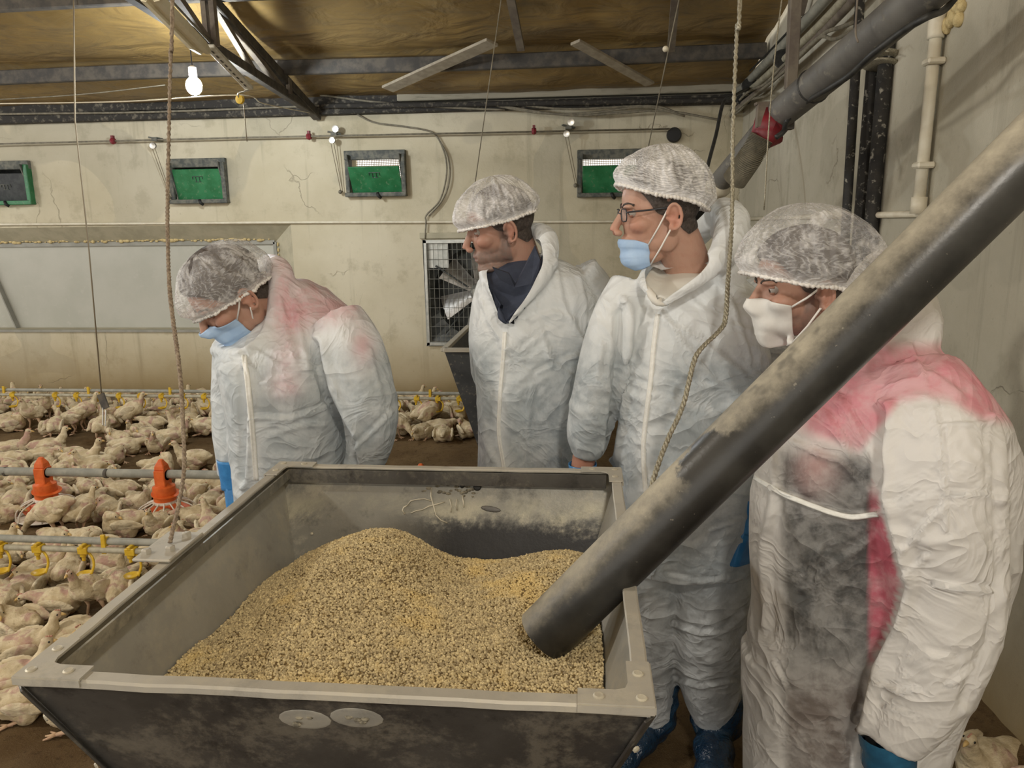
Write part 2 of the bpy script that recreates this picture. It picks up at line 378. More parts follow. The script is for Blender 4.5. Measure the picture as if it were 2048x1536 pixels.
# air inlets
def inlet(k, r):
    a, b, c, d = r
    lab = ['black flapped air inlet with green lower frame at the far end of the wall',
           'shut green air inlet flap high above the stooping man',
           'green air inlet tilted open with daylight over its flap, right of the shut one',
           'half hidden green air inlet lit at its top beside the man with glasses'][k]
    root = thing('air_inlet', lab, 'air inlet', ((a+c)/2, YB, b), 'air inlets along the back wall')
    fm = MAT['inlet_green'] if k == 0 else MAT['inlet_frame']
    mb = MB(); w = .035; pr = .05
    mb.box(((a+c)/2, YB-pr/2+.02, b-w/2), (c-a+2*w, pr+.08, w)); mb.box((a-w/2, YB-.005, (b+d)/2), (w, .05, d-b)); mb.box((c+w/2, YB-pr/2+.02, (b+d)/2), (w, pr+.08, d-b))
    mb.build('frame', fm, root, bevel=.005)
    mb = MB(); mb.box(((a+c)/2, YB-.01, d-.002), (c-a+2*w, .06, .075)); mb.build('top_frame', MAT['inlet_frame'], root, bevel=.005)
    for sx in (a+.006, c-.006):           # triangular side cheeks
        mb = MB(); mb.add([(sx-.005, YB-.10, d), (sx-.005, YB+.04, d), (sx-.005, YB+.03, b), (sx+.005, YB-.10, d), (sx+.005, YB+.04, d), (sx+.005, YB+.03, b)], [(0, 1, 2), (3, 5, 4), (0, 3, 4, 1), (1, 4, 5, 2), (2, 5, 3, 0)]); mb.build('side_cheek', MAT['inlet_frame'], root)
    # the flap: hinged at the bottom, tilted in at the top
    top = {0: d-.07, 1: d-.055, 2: d-.10, 3: d-.095}[k]; tilt = {0: .03, 1: .05, 2: .10, 3: .08}[k]
    p0 = Vector(((a+c)/2, YB+.03, b-.006)); p1 = Vector(((a+c)/2, YB+.03-tilt-.02, top))
    fl = MB(); fl.bar(p0, p1, c-a-.02, .014, (0, 1, 0)); f = fl.build('flap', MAT['inlet_black'] if k == 0 else MAT['inlet_green'], root, bevel=.004)
    dv = (p1-p0); n = Vector((0, -dv.z, dv.y)).normalized()
    if k in (0, 2, 1):
        em = MB(); cc = p0 + dv*(.66 if k else .5) - n*0 + Vector((0, -.009, 0)); s = .9
        for q in (((-.05, .03), (.05, .03)), ((-.05, .03), (-.05, .005)), ((.05, .03), (.05, .005)), ((-.018, .03), (-.018, -.02)), ((.018, .03), (.018, -.02)), ((-.03, -.02), (.03, -.02))):
            u = dv.normalized(); em.bar(cc+Vector((q[0][0]*s, 0, 0))+u*q[0][1]*s, cc+Vector((q[1][0]*s, 0, 0))+u*q[1][1]*s, .004, .008, (0, 1, 0))
        em.build('raised_emblem', MAT['inlet_black'] if k else MAT['inlet_frame'], f)
    mb = MB(); mb.tube([((a+c)/2+.02, YB-.07, b-.005), ((a+c)/2+.03, YB-.08, b-.03), ((a+c)/2+.045, YB-.06, b-.045)], .014, 8); mb.build('latch', MAT['rubber'], root, smooth=True)
    mb = MB()
    for i in range(1, 30): x = a + (c-a)*i/30; mb.tube([(x, YB+.19, b), (x, YB+.19, d)], .0022, 4, False)
    for i in range(1, 20): z = b + (d-b)*i/20; mb.tube([(a, YB+.192, z), (c, YB+.192, z)], .0022, 4, False)
    o = mb.build('bird_mesh', MAT['mesh_wire'], root); o['kind'] = 'stuff'
    if k in (0, 1):
        mb = MB(); mb.box(((a+c)/2, YB+.17, (b+d)/2), (c-a, .02, d-b)); mb.build('back_plate', MAT['inlet_black'], root)
for k, r in enumerate(inlet_r): inlet(k, r)

# exhaust fan
def fan():
    a, b, c, d = fan_r; cx = (a+c)/2; cz = (b+d)/2; R = (c-a)/2
    root = thing('exhaust_fan', 'square exhaust fan with steel blades behind a wire grille in the wall', 'fan', (cx, YB, b))
    mb = MB(); w = .03
    for s in ((cx, b+w/2, c-a, w), (cx, d-w/2, c-a, w), (a+w/2, cz, w, d-b), (c-w/2, cz, w, d-b)): mb.box((s[0], YB-.005, s[1]), (s[2], .05, s[3]))
    mb.build('frame', MAT['galv'], root, bevel=.004)
    mb = MB(); mb.box((cx, YB-.012, d+.035), (c-a+.06, .03, .05)); mb.build('top_plate', MAT['frame_grey'], root, bevel=.004)
    # shroud plate with round throat, built as an annulus
    n = 40; v = []; f = []
    for i in range(n):
        t = 2*PI*i/n; ct, st = math.cos(t), math.sin(t); q = 1/max(abs(ct), abs(st))
        v += [(cx+ct*q*(R-.03), YB+.03, cz+st*q*(R-.03)), (cx+ct*R*.86, YB+.06, cz+st*R*.86), (cx+ct*R*.80, YB+.20, cz+st*R*.80)]
    for i in range(n):
        j = (i+1) % n; f += [(3*i, 3*j, 3*j+1, 3*i+1), (3*i+1, 3*j+1, 3*j+2, 3*i+2)]
    mb = MB(); mb.add(v, f); mb.build('shroud', MAT['fan_dark'], root)
    mb = MB(); mb.box((cx, YB+.30, cz), (c-a, .01, d-b)); mb.build('shutter', MAT['fan_dark'], root)
    mb = MB(); mb.box((a+.115, YB+.022, d-.13), (.19, .02, .22)); mb.build('pale_plate', MAT['galv'], root)
    mb = MB(); mb.lathe([(.075, .02), (.075, .10), (.05, .13)], (cx, YB+.16, cz), (0, -1, 0), 20); mb.build('hub', MAT['galv'], root, smooth=True, angle=40)
    for k in range(6):
        t0 = 2*PI*k/6 + .42; mb = MB(); v = []; f = []
        for i in range(7):
            r = .07 + (R*.78-.07)*i/6; wd = .055 + .075*i/6
            for j in range(5):
                s = (j/4-.5)*2*wd; tw = .62; x = r; y = s*math.cos(tw); dp = s*math.sin(tw)*.8 + .02*(1-(2*j/4-1)**2)
                v.append((cx+x*math.cos(t0)-y*math.sin(t0), YB+.14-dp, cz+x*math.sin(t0)+y*math.cos(t0)))
        for i in range(6):
            for j in range(4): f.append((i*5+j, i*5+j+1, i*5+j+6, i*5+j+5))
        mb.add(v, f); mb.build('blade', MAT['blade'], root, smooth=True)
    mb = MB()
    for i in range(1, 22): x = a+(c-a)*i/22; mb.tube([(x, YB-.015, b+.02), (x, YB-.015, d-.02)], .0022, 4, False)
    for i in range(1, 11): z = b+(d-b)*i/11; mb.tube([(a+.02, YB-.019, z), (c-.02, YB-.019, z)], .0025, 4, False)
    mb.build('wire_grille', MAT['galv'], root)['kind'] = 'stuff'
    for q in ([(a+.1, YB-.02, d-.22), (cx-.08, YB+.01, cz+.05)], [(a+.16, YB+.0, b+.1), (cx-.1, YB+.1, cz-.12)]):
        mb = MB(); mb.tube(q, .008, 6); mb.build('stay_rod', MAT['fan_dark'], root)
fan()
# corner plates of the fan
# ------------------------------------------------ pipes and cables on the back wall
def wall_path(pix, off=.03, k=6):
    return spline([hy(x, y, YB-off) for x, y in pix], k)
def cable(name, label, cat, pts, r, mat, group=None, n=8):
    mb = MB(); mb.tube(pts, r, n); return tag(mb.build(name, mat, smooth=True), label, cat, group)
cable('conduit_pipe', 'thin cream pipe running along the back wall at head height', 'pipe', [hy(-60, 452, YB-.02)]+wall_path([(0, 449), (300, 447), (560, 445), (900, 444), (1240, 443), (1478, 440)], .02), .011, MAT['pvc_cream'])
rod = cable('pull_rod', 'long thin steel rod along the wall above the air inlets', 'rod', [hy(-40, 289, YB-.09), hy(500, 275, YB-.09), hy(1340, 258, YB-.09)], .007, MAT['cable_grey'])
for k, (px, py) in enumerate([(310, 283), (668, 272), (1137, 259)]):
    c = hy(px, py, YB-.09); root = thing('pulley', ['pulley on the rod above the shut green inlet', 'pulley with double wheel on the rod left of the open green inlet', 'pulley on the rod left of the half hidden inlet'][k], 'pulley', c, 'pulleys on the inlet rod')
    mb = MB(); mb.box((c[0], YB-.05, c[2]+.02), (.05, .10, .03)); mb.bar((c[0]-.05, YB-.1, c[2]+.035), (c[0]+.05, YB-.06, c[2]+.015), .03, .012); mb.build('bracket', MAT['inlet_frame'], root)
    mb = MB(); mb.lathe([(.012, -.012), (.026, -.010), (.02, 0), (.026, .010), (.012, .012)], (c[0]-.015, YB-.10, c[2]-.035), (0, 1, 0), 16); mb.build('wheel', MAT['chrome'], root, smooth=True, angle=40)
    if k: mb = MB(); mb.lathe([(.012, -.012), (.028, -.010), (.02, 0), (.028, .010), (.012, .012)], (c[0]+.02, YB-.10, c[2]+.055), (0, 1, 0), 16); mb.build('wheel', MAT['chrome'], root, smooth=True, angle=40)
    e = hy(px+(30 if k == 0 else 14), py+(112), YB-.03)
    mb = MB(); mb.tube([(c[0]-.03, YB-.1, c[2]-.04), e], .003, 5); mb.tube([(c[0]-.005, YB-.1, c[2]-.04), e+np.array([.015, 0, 0])], .003, 5); mb.build('pull_cord', MAT['string'], root)
    mb = MB(); mb.lathe([(.012, 0), (.018, .02), (.01, .035)], e, (0, -1, 0), 10); mb.build('wall_hook', MAT['cable_grey'], root, smooth=True)
for k, (px, py) in enumerate([(226, 282), (618, 273), (1068, 262)]):
    c = hy(px, py, YB-.09); mb = MB(); mb.lathe([(.0, -.02), (.022, -.018), (.03, 0), (.022, .018), (0, .02)], c, (1, 0, 0), 10); mb.box(c+np.array([0, .0, .02]), (.02, .03, .05))
    tag(mb.build('rod_clamp', MAT['red'], smooth=False), ['small red clamp on the rod, farthest from the open inlet', 'small red clamp on the rod just left of the double pulley', 'small red clamp on the rod above the man with the open collar'][k], 'clamp', 'red clamps on the inlet rod')
cable('wall_cable', 'grey cable drooping from the eave and down past the open inlet to the fan', 'cable', wall_path([(700, 220), (745, 244), (800, 252), (850, 260), (873, 272), (890, 310), (893, 350), (880, 400), (853, 430), (852, 445), (850, 478)]), .007, MAT['cable_grey'])
cable('wall_cable', 'second grey cable looping beside the first near the open inlet', 'cable', wall_path([(876, 275), (896, 315), (899, 360), (885, 400), (858, 432)]), .006, MAT['cable_grey'])
for k, q in enumerate([[(0, 228), (300, 224), (600, 213), (760, 210), (980, 205), (1130, 218), (1300, 212), (1360, 228)],
          [(960, 205), (1080, 226), (1180, 226), (1290, 214), (1370, 232)], [(640, 190), (760, 205), (900, 215), (1010, 220)], [(980, 208), (1130, 230), (1240, 226), (1330, 222), (1440, 240)]]):
    cable('eave_cable', ['dusty cable along the dark eave plate across the whole wall', 'dusty cable sagging under the eave above the man with the open collar', 'cable slanting down from the truss foot along the eave', 'lowest sagging cable of the eave bundle right of the grey cable'][k], 'cable', wall_path(q, .13), .009, MAT['cable_grey'], 'cables along the eave')
cable('eave_pipe', 'dark sooty pipe running along the top of the back wall', 'pipe', wall_path([(640, 212), (900, 209), (1340, 202), (1480, 200)], .14), .022, MAT['soot'])
# two flat steel braces under the ceiling, with dust
def on_roof(px, py, drop):
    v = ray(px, py); t = (ZE+.03-drop+SLOPE*YB-CAM_H)/(v[2]+SLOPE*v[1]); return CAM+v*t
for k, (p, q) in enumerate([((775, 178), (985, 84)), ((1150, 84), (1300, 168))]):
    mb = MB(); mb.bar(on_roof(*p, .13), on_roof(*q, .13), .11 if k == 0 else .08, .02, (0, .25, 1))
    tag(mb.build('roof_brace', MAT['dust_bar'], bevel=.003), ['wide dusty flat brace slanting up to the right under the ceiling', 'narrower flat brace slanting down to the right toward the right wall'][k], 'brace', 'flat roof braces')
mb = MB(); mb.bar(on_roof(1018, -20, .10), on_roof(1042, 98, .12), .05, .03, (0, .25, 1)); tag(mb.build('roof_strap', MAT['steel_brown']), 'short dark rusty strap hanging across the purlin between the two flat braces', 'strap')
mb = MB(); mb.bar(on_roof(1352, -20, .12), on_roof(1342, 100, .14), .05, .03, (0, .25, 1)); tag(mb.build('roof_strap', MAT['steel_brown']), 'dark strap on the ceiling right of the narrower flat brace', 'strap')

# truss
xt = hy(638, 222, YB)[0]
def tp(px, py):           # point on the truss plane x = xt
    return hx(px, py, xt)
root = thing('roof_truss', 'dark welded steel truss rising from the wall above the glaring bulb', 'truss', (xt, YB-.1, ZE))
yy = [YB-.12, .2]
def TZ(y): return roof_z(y)-.10
mb = MB(); mb.bar((xt, YB-.05, TZ(YB-.05)-.02), (xt, .2, TZ(.2)), .07, .07); mb.build('top_chord', MAT['steel_dark'], root, bevel=.006)
nodeb = [tp(628, 220), tp(500, 178), tp(412, 84)]
ylist = [YB-.08, YB-1.1, YB-2.3, YB-3.5, YB-4.7, YB-5.9]
zb = [ZE-.06 + .09*(YB-.08-y) for y in ylist]
mb = MB(); mb.bar((xt, ylist[0], zb[0]), (xt, ylist[-1], zb[-1]), .06, .06); mb.build('bottom_chord', MAT['steel_dark'], root, bevel=.006)
for i, y in enumerate([YB-.72, YB-1.85, YB-3.05, YB-4.2]):
    zb_ = ZE-.06+.09*(YB-.08-y)
    mb = MB(); mb.bar((xt-.02, y, zb_), (xt-.02, y, TZ(y)), .03, .045, (0, 1, 0)); mb.bar((xt+.03, y, zb_), (xt+.03, y, TZ(y)), .03, .045, (0, 1, 0)); mb.build('post', MAT['steel_brown'], root)
    y2 = y-1.1; mb = MB(); mb.bar((xt, y, zb_), (xt, y2, TZ(y2)), .04, .04); mb.build('web', MAT['steel_brown'], root)
    y3 = y + .55 if i else y+.3
    mb = MB(); mb.bar((xt, y-.0, TZ(y)), (xt, min(YB-.15, y+.62), ZE-.06+.09*(YB-.08-min(YB-.15, y+.62))), .035, .035); mb.build('web', MAT['steel_brown'], root)

# cream channel, white rail, bulb
p = at(300, -12, 3.3); q = at(408, 100, 3.85)
root = thing('lamp_channel', 'cream metal channel slanting down from the ceiling beside the glaring bulb', 'channel', q)
dd = (q-p)/np.linalg.norm(q-p); sd = np.cross(dd, [0, 0, 1.0]); sd /= np.linalg.norm(sd); nu = np.cross(sd, dd)
mb = MB(); prof = [(-.05, 0), (-.042, .03), (-.018, .035), (-.012, .022), (.012, .022), (.018, .035), (.042, .03), (.05, 0)]
rg = lambda c, e: [c+sd*x*e-nu*y*e for x, y in prof]+[c+sd*x*e*.95-nu*(y-.006)*e for x, y in reversed(prof)]
mb.loft([rg(p, 1.0), rg(q-dd*.08, 1.0), rg(q, .7)]); mb.build('shade', MAT['cream_metal'], root)
mb = MB(); mb.tube([p+nu*.04+sd*.03, q+nu*.04+sd*.03], .006, 6); mb.build('wire', MAT['cable_grey'], root)
p2 = at(418, 92, 3.85); q2 = at(498, 176, 4.6); d2 = (q2-p2)/np.linalg.norm(q2-p2)
root = thing('slotted_rail', 'white slotted metal rail hanging between the cream channel and the wall', 'rail', q2)
mb = MB(); mb.bar(p2, q2, .055, .02, (0, 0, 1)); mb.build('strip', MAT['white_metal'], root, bevel=.004)
L2 = np.linalg.norm(q2-p2); mb = MB()
for i in range(9):
    c = p2 + d2*L2*(i+.8)/10; mb.bar(c-d2*.02, c+d2*.02, .009, .024, (0, 0, 1))
mb.build('slot', MAT['steel_dark'], root)['kind'] = 'stuff'
h = at(480, 199, 4.6); root = thing('guide_pulley', 'small yellow pulley hooked under the end of the white slotted rail', 'pulley', h)
mb = MB(); mb.lathe([(.010, -.012), (.026, -.010), (.018, 0), (.026, .010), (.010, .012)], h, (.2, 1, 0), 18); mb.build('wheel', MAT['yellow'], root, smooth=True, angle=40)
mb = MB(); mb.tube(spline([q2-np.array([0, 0, .01]), h+np.array([.03, 0, .045]), h+np.array([.0, -.02, .03]), h], 5), .005, 6); mb.build('hook', MAT['chrome'], root, smooth=True)
cable('hanging_string', 'thin cord hanging straight down from the yellow pulley', 'cord', [h-np.array([-.02, 0, .02]), at(494, 283, 4.65)], .003, MAT['string'])
cable('hanging_string', 'pale cord stretched from the left past the yellow pulley to the truss foot', 'cord', spline([at(-40, 208, 4.9), at(250, 203, 4.7), h+np.array([0, 0, .025]), at(530, 208, 5.3), hy(632, 228, YB-.1)], 6), .004, MAT['pvc_cream'])
cable('hanging_string', 'pale cord along the ceiling left of the bulb', 'cord', spline([at(-40, 201, 5.6), at(160, 189, 5.5), at(330, 170, 5.4)], 6), .004, MAT['cable_grey'])
Bc = at(388, 172, 4.7)
root = thing('light_bulb', 'bare glaring white bulb hanging on a cord from the ceiling', 'lamp', Bc)
t = NT('glowing_bulb'); t.n.remove(t.b); e = t.new('ShaderNodeEmission', {'Color': (.88, .95, 1.0, 1), 'Strength': 480.0}); t.l.new(e.outputs[0], t.o.inputs[0]); MAT['bulb'] = t.m
mb = MB(); mb.ell(Bc, (.048, .048, .055), n=14, m=10); mb.build('glass', MAT['bulb'], root, smooth=True)
mb = MB(); mb.lathe([(.02, .05), (.024, .06), (.024, .11), (.01, .12)], Bc, (0, 0, 1), 12); mb.build('socket', MAT['white_plastic'], root, smooth=True, angle=40)
mb = MB(); mb.tube([Bc+np.array([0, 0, .12]), Bc+np.array([.0, 0, .66])], .004, 6); mb.build('cord', MAT['cable_dark'], root)

# ------------------------------------------------ right wall furniture
def rpath(pix, off, k=6): return spline([hx(x, y, XR-off) for x, y in pix], k)
names = ['thick grey tube along the top of the right wall, upper of the bundle', 'pale grey tube under the thick one on the right wall', 'dark cable bundle tube on the right wall', 'loose dusty cable waving along the right wall bundle', 'second loose dusty cable in the right wall bundle', 'thin black cable on the top edge of the right wall bundle', 'lowest loose cable of the right wall bundle']
for k, (q, r, m, off) in enumerate([
    ([(1700, -60), (1640, 12), (1560, 98), (1500, 160), (1470, 190)], .030, 'pvc_grey', .06),
    ([(1730, -50), (1660, 30), (1580, 108), (1510, 172), (1455, 215)], .022, 'line_pale', .06),
    ([(1745, -45), (1680, 30), (1590, 118), (1520, 180), (1450, 235)], .020, 'steel_brown', .08),
    ([(1720, 40), (1680, 55), (1650, 66), (1610, 100), (1570, 128), (1530, 168), (1495, 185), (1460, 222)], .010, 'cable_grey', .10),
    ([(1720, 55), (1670, 78), (1640, 74), (1600, 112), (1560, 150), (1510, 190), (1480, 215), (1445, 248)], .010, 'cable_grey', .10),
    ([(1690, -40), (1600, 40), (1570, 70), (1530, 112), (1500, 142)], .007, 'cable_dark', .05),
    ([(1590, 130), (1560, 160), (1535, 190), (1500, 200), (1475, 225), (1440, 240)], .009, 'cable_grey', .09)]):
    cable('wall_tube' if k < 3 else 'wall_cable', names[k], 'tube' if k < 3 else 'cable', rpath(q, off), r, MAT[m], 'bundle along the right wall')
for k, (px, py) in enumerate(((1500, 172), (1488, 195), (1566, 118))):
    c = hx(px, py, XR-.07); mb = MB(); mb.lathe([(.058, -.006), (.062, 0), (.058, .006)], c, (0, 1, -.25), 14)
    tag(mb.build('cable_tie', MAT['cable_dark']), ['black tie around the bundle near the room corner, upper of two', 'black tie around the bundle near the room corner, lower of two', 'black tie around the bundle by the square brown hanger'][k], 'tie', 'ties round the cable bundle')
cable('drop_cable', 'black cable hanging down the corner behind the man with glasses', 'cable', spline([hx(1500, 175, XR-.05), at(1468, 192, 4.75), at(1447, 205, 4.65), at(1432, 270, 4.5), at(1415, 335, 4.4), at(1405, 400, 4.35)]), .011, MAT['cable_dark'])
cable('conduit_pipe', 'thin pale pipe continuing along the right wall behind the last man', 'pipe', [hx(1480, 438, XR-.015), hx(1860, 427, XR-.015)], .013, MAT['pvc_cream'])
# vertical poles
mb = MB(); mb.bar(at(1592, -30, 3.3), at(1581, 178, 3.45), .05, .05, (0, 1, 0)); tag(mb.build('hanger_bar', MAT['steel_brown'], bevel=.004), 'square brown steel hanger coming down to the grey auger pipe', 'bar')
mb = MB(); mb.bar(hx(1618, -40, XR-.05), hx(1600, 30, XR-.05), .04, .03, (0, 1, 0)); tag(mb.build('hanger_bar', MAT['steel_brown'], bevel=.004), 'second short brown hanger at the top behind the square one', 'bar')
P0 = hx(1722, -30, XR-.12); P1 = hx(1706, 430, XR-.12)
mb = MB(); mb.tube([P0, (P0[0], P1[1], -.02+.1)], .020, 12); tag(mb.build('wall_pole', MAT['black_pole'], smooth=True), 'thin black pole with peeling paint, left of the three on the right wall', 'pole')
P1 = hx(1752, 130, XR-.03); mb = MB(); mb.tube([(XR-.035, P1[1], .1), (XR-.035, P1[1]+.0, P1[2])], .034, 12)
tag(mb.build('wall_pole', MAT['black_pole'], smooth=True), 'thick black flaking pole, middle of the three on the right wall', 'pole')
P1 = hx(1775, 85, XR-.03); mb = MB(); mb.tube([(XR-.03, P1[1], .1), (XR-.03, P1[1], P1[2])], .030, 12)
tag(mb.build('wall_pole', MAT['black_pole'], smooth=True), 'thick black pole crusted with plaster, right of the three on the wall', 'pole')
c = hx(1762, 105, XR-.05); mb = MB()
for k in range(5): mb.lathe([(.070, -.004), (.074, 0), (.070, .004)], c+np.array([0, 0, -.012*k]), (.1, .15*(k % 3), 1), 18)
mb.tube(spline([c+np.array([-.05, -.03, -.02]), c+np.array([-.07, -.10, .0]), c+np.array([-.03, -.17, -.03])]), .004, 5)
tag(mb.build('wire_binding', MAT['wire'], smooth=True), 'wire wrapped around the tops of the two thick black poles', 'wire')
yP = 2.985; ZT = hx(1888, 60, XR)[2]; ZB = hx(1857, 405, XR)[2]
root = thing('drain_pipe', 'upright cream plastic pipe clipped to the right wall', 'pipe', (XR, yP, ZB))
mb = MB(); mb.tube([(XR-.03, yP, ZB-.03), (XR-.03, yP, ZT)], .021, 14); mb.build('tube', MAT['pvc_cream'], root, smooth=True)
mb = MB(); mb.tube(spline([(XR-.03, yP, ZT-.03), (XR-.03, yP, ZT+.03), (XR-.02, yP-.03, ZT+.07), (XR+.03, yP-.07, ZT+.09)], 5), .028, 14); mb.build('elbow', MAT['pvc_cream'], root, smooth=True)
mb = MB(); mb.tube([(XR-.03, yP, ZB-.04), (XR-.03, yP, ZB+.02)], .028, 14); mb.build('socket', MAT['pvc_cream'], root, smooth=True)
for z in (hx(1880, 125, XR)[2], hx(1866, 330, XR)[2]):
    mb = MB(); mb.box((XR-.03, yP-.006, z), (.062, .062, .022)); mb.build('clip', MAT['pvc_cream'], root, bevel=.006)
mb = MB()
for k in range(26): mb.ell((XR-.006, yP-.05+random.uniform(-.07, .07), ZT+.06+random.uniform(-.07, .09)), (.02, random.uniform(.015, .035), random.uniform(.015, .035)), n=8, m=6)
tag(mb.build('foam_patch', MAT['foam'], smooth=True), 'yellow foam plug where the cream pipe enters the right wall', 'foam')
# grey auger pipe high on the right, red outlet, corrugated hose
A0 = at(1905, -60, 1.95); A1 = at(1548, 238, 2.95); A2 = at(1425, 382, 3.6)
root = thing('auger_pipe', 'grey dusty auger pipe slanting along the right wall above the men', 'pipe', A1)
mb = MB(); mb.tube([A0, A0*.5+A1*.5, A1], .0585, 24); mb.build('upper_tube', MAT['duct'], root, smooth=True, angle=50)
mb = MB(); mb.tube([A1*.96+A2*.04, A2], .050, 24); mb.build('lower_tube', MAT['duct'], root, smooth=True, angle=50)
dA = (A1-A0)/np.linalg.norm(A1-A0)
mb = MB()
for s in (.70,): mb.lathe([(.0595, -.005), (.063, 0), (.0595, .005)], A0+(A1-A0)*s, dA, 24)
mb.build('pipe_band', MAT['cable_dark'], root)
mb = MB(); mb.lathe([(.054, -.05), (.058, -.02), (.058, .02), (.054, .05)], A2-dA*.08, dA, 20); mb.build('coupling', MAT['pvc_cream'], root, smooth=True)
mb = MB(); e = at(1405, 405, 3.7); mb.tube([A2, e, at(1340, 480, 4.0)], .048, 20); mb.build('end_tube', MAT['rubber'], root, smooth=True)
R0 = at(1545, 258, 2.93); R1 = at(1528, 275, 2.90)
root = thing('outlet_collar', 'dark red steel outlet collar clamped under the grey auger pipe', 'collar', R0)
mb = MB(); mb.tube([R0+np.array([0, 0, .03]), R1], [.070, .052], 20); mb.tube([at(1518, 280, 2.9), at(1550, 262, 2.9)], [.045, .052], 14); mb.build('funnel', MAT['red'], root, smooth=True)
mb = MB(); mb.bar(at(1527, 210, 2.9), at(1524, 258, 2.88), .05, .03, (0, 1, 0)); mb.bar(at(1510, 208, 2.9), at(1560, 206, 2.9), .03, .012); mb.build('bracket', MAT['steel_brown'], root, bevel=.003)
mb = MB(); mb.box(at(1578, 243, 2.9), (.03, .05, .06)); mb.build('side_box', MAT['steel_dark'], root)
H0 = at(1524, 274, 2.88); H1 = at(1498, 318, 2.92); H2 = at(1468, 362, 3.0)
pts = spline([H0, H1, H2], 34); rr = [.046+.005*math.sin(i*PI/1.0/1.0+0) if False else (.049 if i % 2 else .042) for i in range(len(pts))]
mb = MB(); mb.tube(pts, rr, 20); tag(mb.build('corrugated_hose', MAT['hose']), 'grey corrugated hose hanging from the red outlet collar', 'hose')
cable('power_cable', 'black cable tied under the grey auger pipe', 'cable', spline([at(1912, -6, 2.1), at(1888, 20, 2.1), at(1850, 36, 2.0), at(1800, 66, 2.12), at(1745, 108, 2.2), at(1700, 150, 2.35), at(1650, 182, 2.5), at(1612, 205, 2.68), at(1575, 240, 2.82), at(1568, 262, 2.8), at(1552, 275, 2.8)]), .010, MAT['cable_dark'])
cable('hanging_wire', 'thin wire hanging straight down past the red outlet collar', 'wire', spline([at(1566, -20, 2.6), at(1550, 110, 2.6), at(1538, 250, 2.6), at(1528, 420, 2.6)]), .0025, MAT['wire'])
cable('hanging_wire', 'thin wire beside the left black pole', 'wire', spline([at(1716, -20, 2.2), at(1711, 60, 2.2), at(1716, 85, 2.2)]), .003, MAT['steel_brown'])
c = hy(1348, 270, YB-.03); mb = MB(); mb.lathe([(.0, .03), (.05, .028), (.06, .01), (.06, -.01), (.05, -.03)], c, (0, -1, 0), 20); tag(mb.build('round_vent', MAT['rubber'], smooth=True, angle=40), 'round black cap on the back wall above the man with glasses', 'cap')
for k, (a, b, r, lab) in enumerate([((1005, -20), (934, 480), .0022, 'thin cord slanting down to the man with the open collar'), ((1362, -20), (1286, 345), .0026, 'pale cord with a knot slanting down to the man with glasses')]):
    cable('suspension_cord', lab, 'cord', [at(*a, 2.9), at(*b, 3.4)], r, MAT['cable_grey'], 'cords hanging from the roof')
c = at(1331, 98, 2.96); mb = MB(); mb.ell(c, (.012, .012, .012), n=10, m=8); tag(mb.build('cord_knob', MAT['pvc_cream'], smooth=True), 'small white knob on the pale cord near the ceiling', 'knob')
# ================================================================== FEED HOPPER
def sheet_mat(name, base, light, dark, rough, metal, dust, spots=.5, bare=False):
    t = NT(name); a = t.noise(3, 6, .65); b = t.noise(14, 6, .7); s = t.noise(60, 4, .7); d = t.noise(5, 6, .7, dist=.6); x, y, z = t.xyz()
    c = t.mix(t.ramp(a, .35, .68), base, light); c = t.mix(t.math('MULTIPLY', t.ramp(b, .52, .68), spots), c, dark)
    if bare:      # low down the feed has polished the sheet dark; above it pale dust still clings
        zz = t.math('ADD', z, t.math('ADD', t.math('MULTIPLY', t.math('SUBTRACT', d, .5), .10), t.math('MULTIPLY', t.math('SUBTRACT', s, .5), .04)))
        low = t.math('MULTIPLY', t.ramp(zz, .925, .885), t.ramp(t.math('ADD', x, t.math('MULTIPLY', d, .2)), -.42, -.18)); c = t.mix(low, c, (.035, .035, .036))
        band = t.math('MULTIPLY', t.math('MULTIPLY', t.ramp(zz, .90, .925), t.ramp(zz, .965, .94)), t.ramp(d, .35, .6)); c = t.mix(t.math('MULTIPLY', band, .6), c, (.42, .40, .30))
        dust = t.math('MULTIPLY', t.math('SUBTRACT', 1.0, low), dust)
    dm = t.math('MULTIPLY', t.ramp(t.math('ADD', t.math('MULTIPLY', d, .7), t.math('MULTIPLY', s, .3)), .48, .62), dust)
    c = t.mix(dm, c, (.50, .455, .35))
    t.set_b(Base_Color=c, Metallic=t.math('MULTIPLY', t.math('SUBTRACT', 1.0, dm), metal), Roughness=t.math('ADD', rough, t.math('MULTIPLY', b, .2)), Specular_IOR_Level=.4)
    t.bump(t.math('ADD', b, t.math('MULTIPLY', s, .5)), .25, .004); return t.m
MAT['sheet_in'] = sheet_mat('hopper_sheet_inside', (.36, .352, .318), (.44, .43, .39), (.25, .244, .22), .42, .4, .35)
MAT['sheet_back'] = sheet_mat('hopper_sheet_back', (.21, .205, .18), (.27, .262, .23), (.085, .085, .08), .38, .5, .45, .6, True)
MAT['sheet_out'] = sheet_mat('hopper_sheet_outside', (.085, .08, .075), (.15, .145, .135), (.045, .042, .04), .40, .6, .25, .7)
MAT['rim'] = sheet_mat('hopper_rim_dusty', (.45, .425, .37), (.53, .50, .43), (.27, .255, .22), .5, .35, .45, .4)
MAT['crust'] = M('caked_feed_crust', (.10, .09, .07), (.30, .27, .2), 90, rough=.9)
MAT['rivet'] = M('pale_rivet', (.62, .58, .47), (.48, .44, .35), 60, rough=.5, metal=.3)
HX0, HX1, HY0, HY1, HZ = -.735, .083, .812, 1.687, 1.02
KL, KR, KN, KF = .28, .34, .38, .50; HB = .42
def hop(z):
    d = HZ - z; return HX0+KL*d, HX1-KR*d, HY0+KN*d, HY1-KF*d
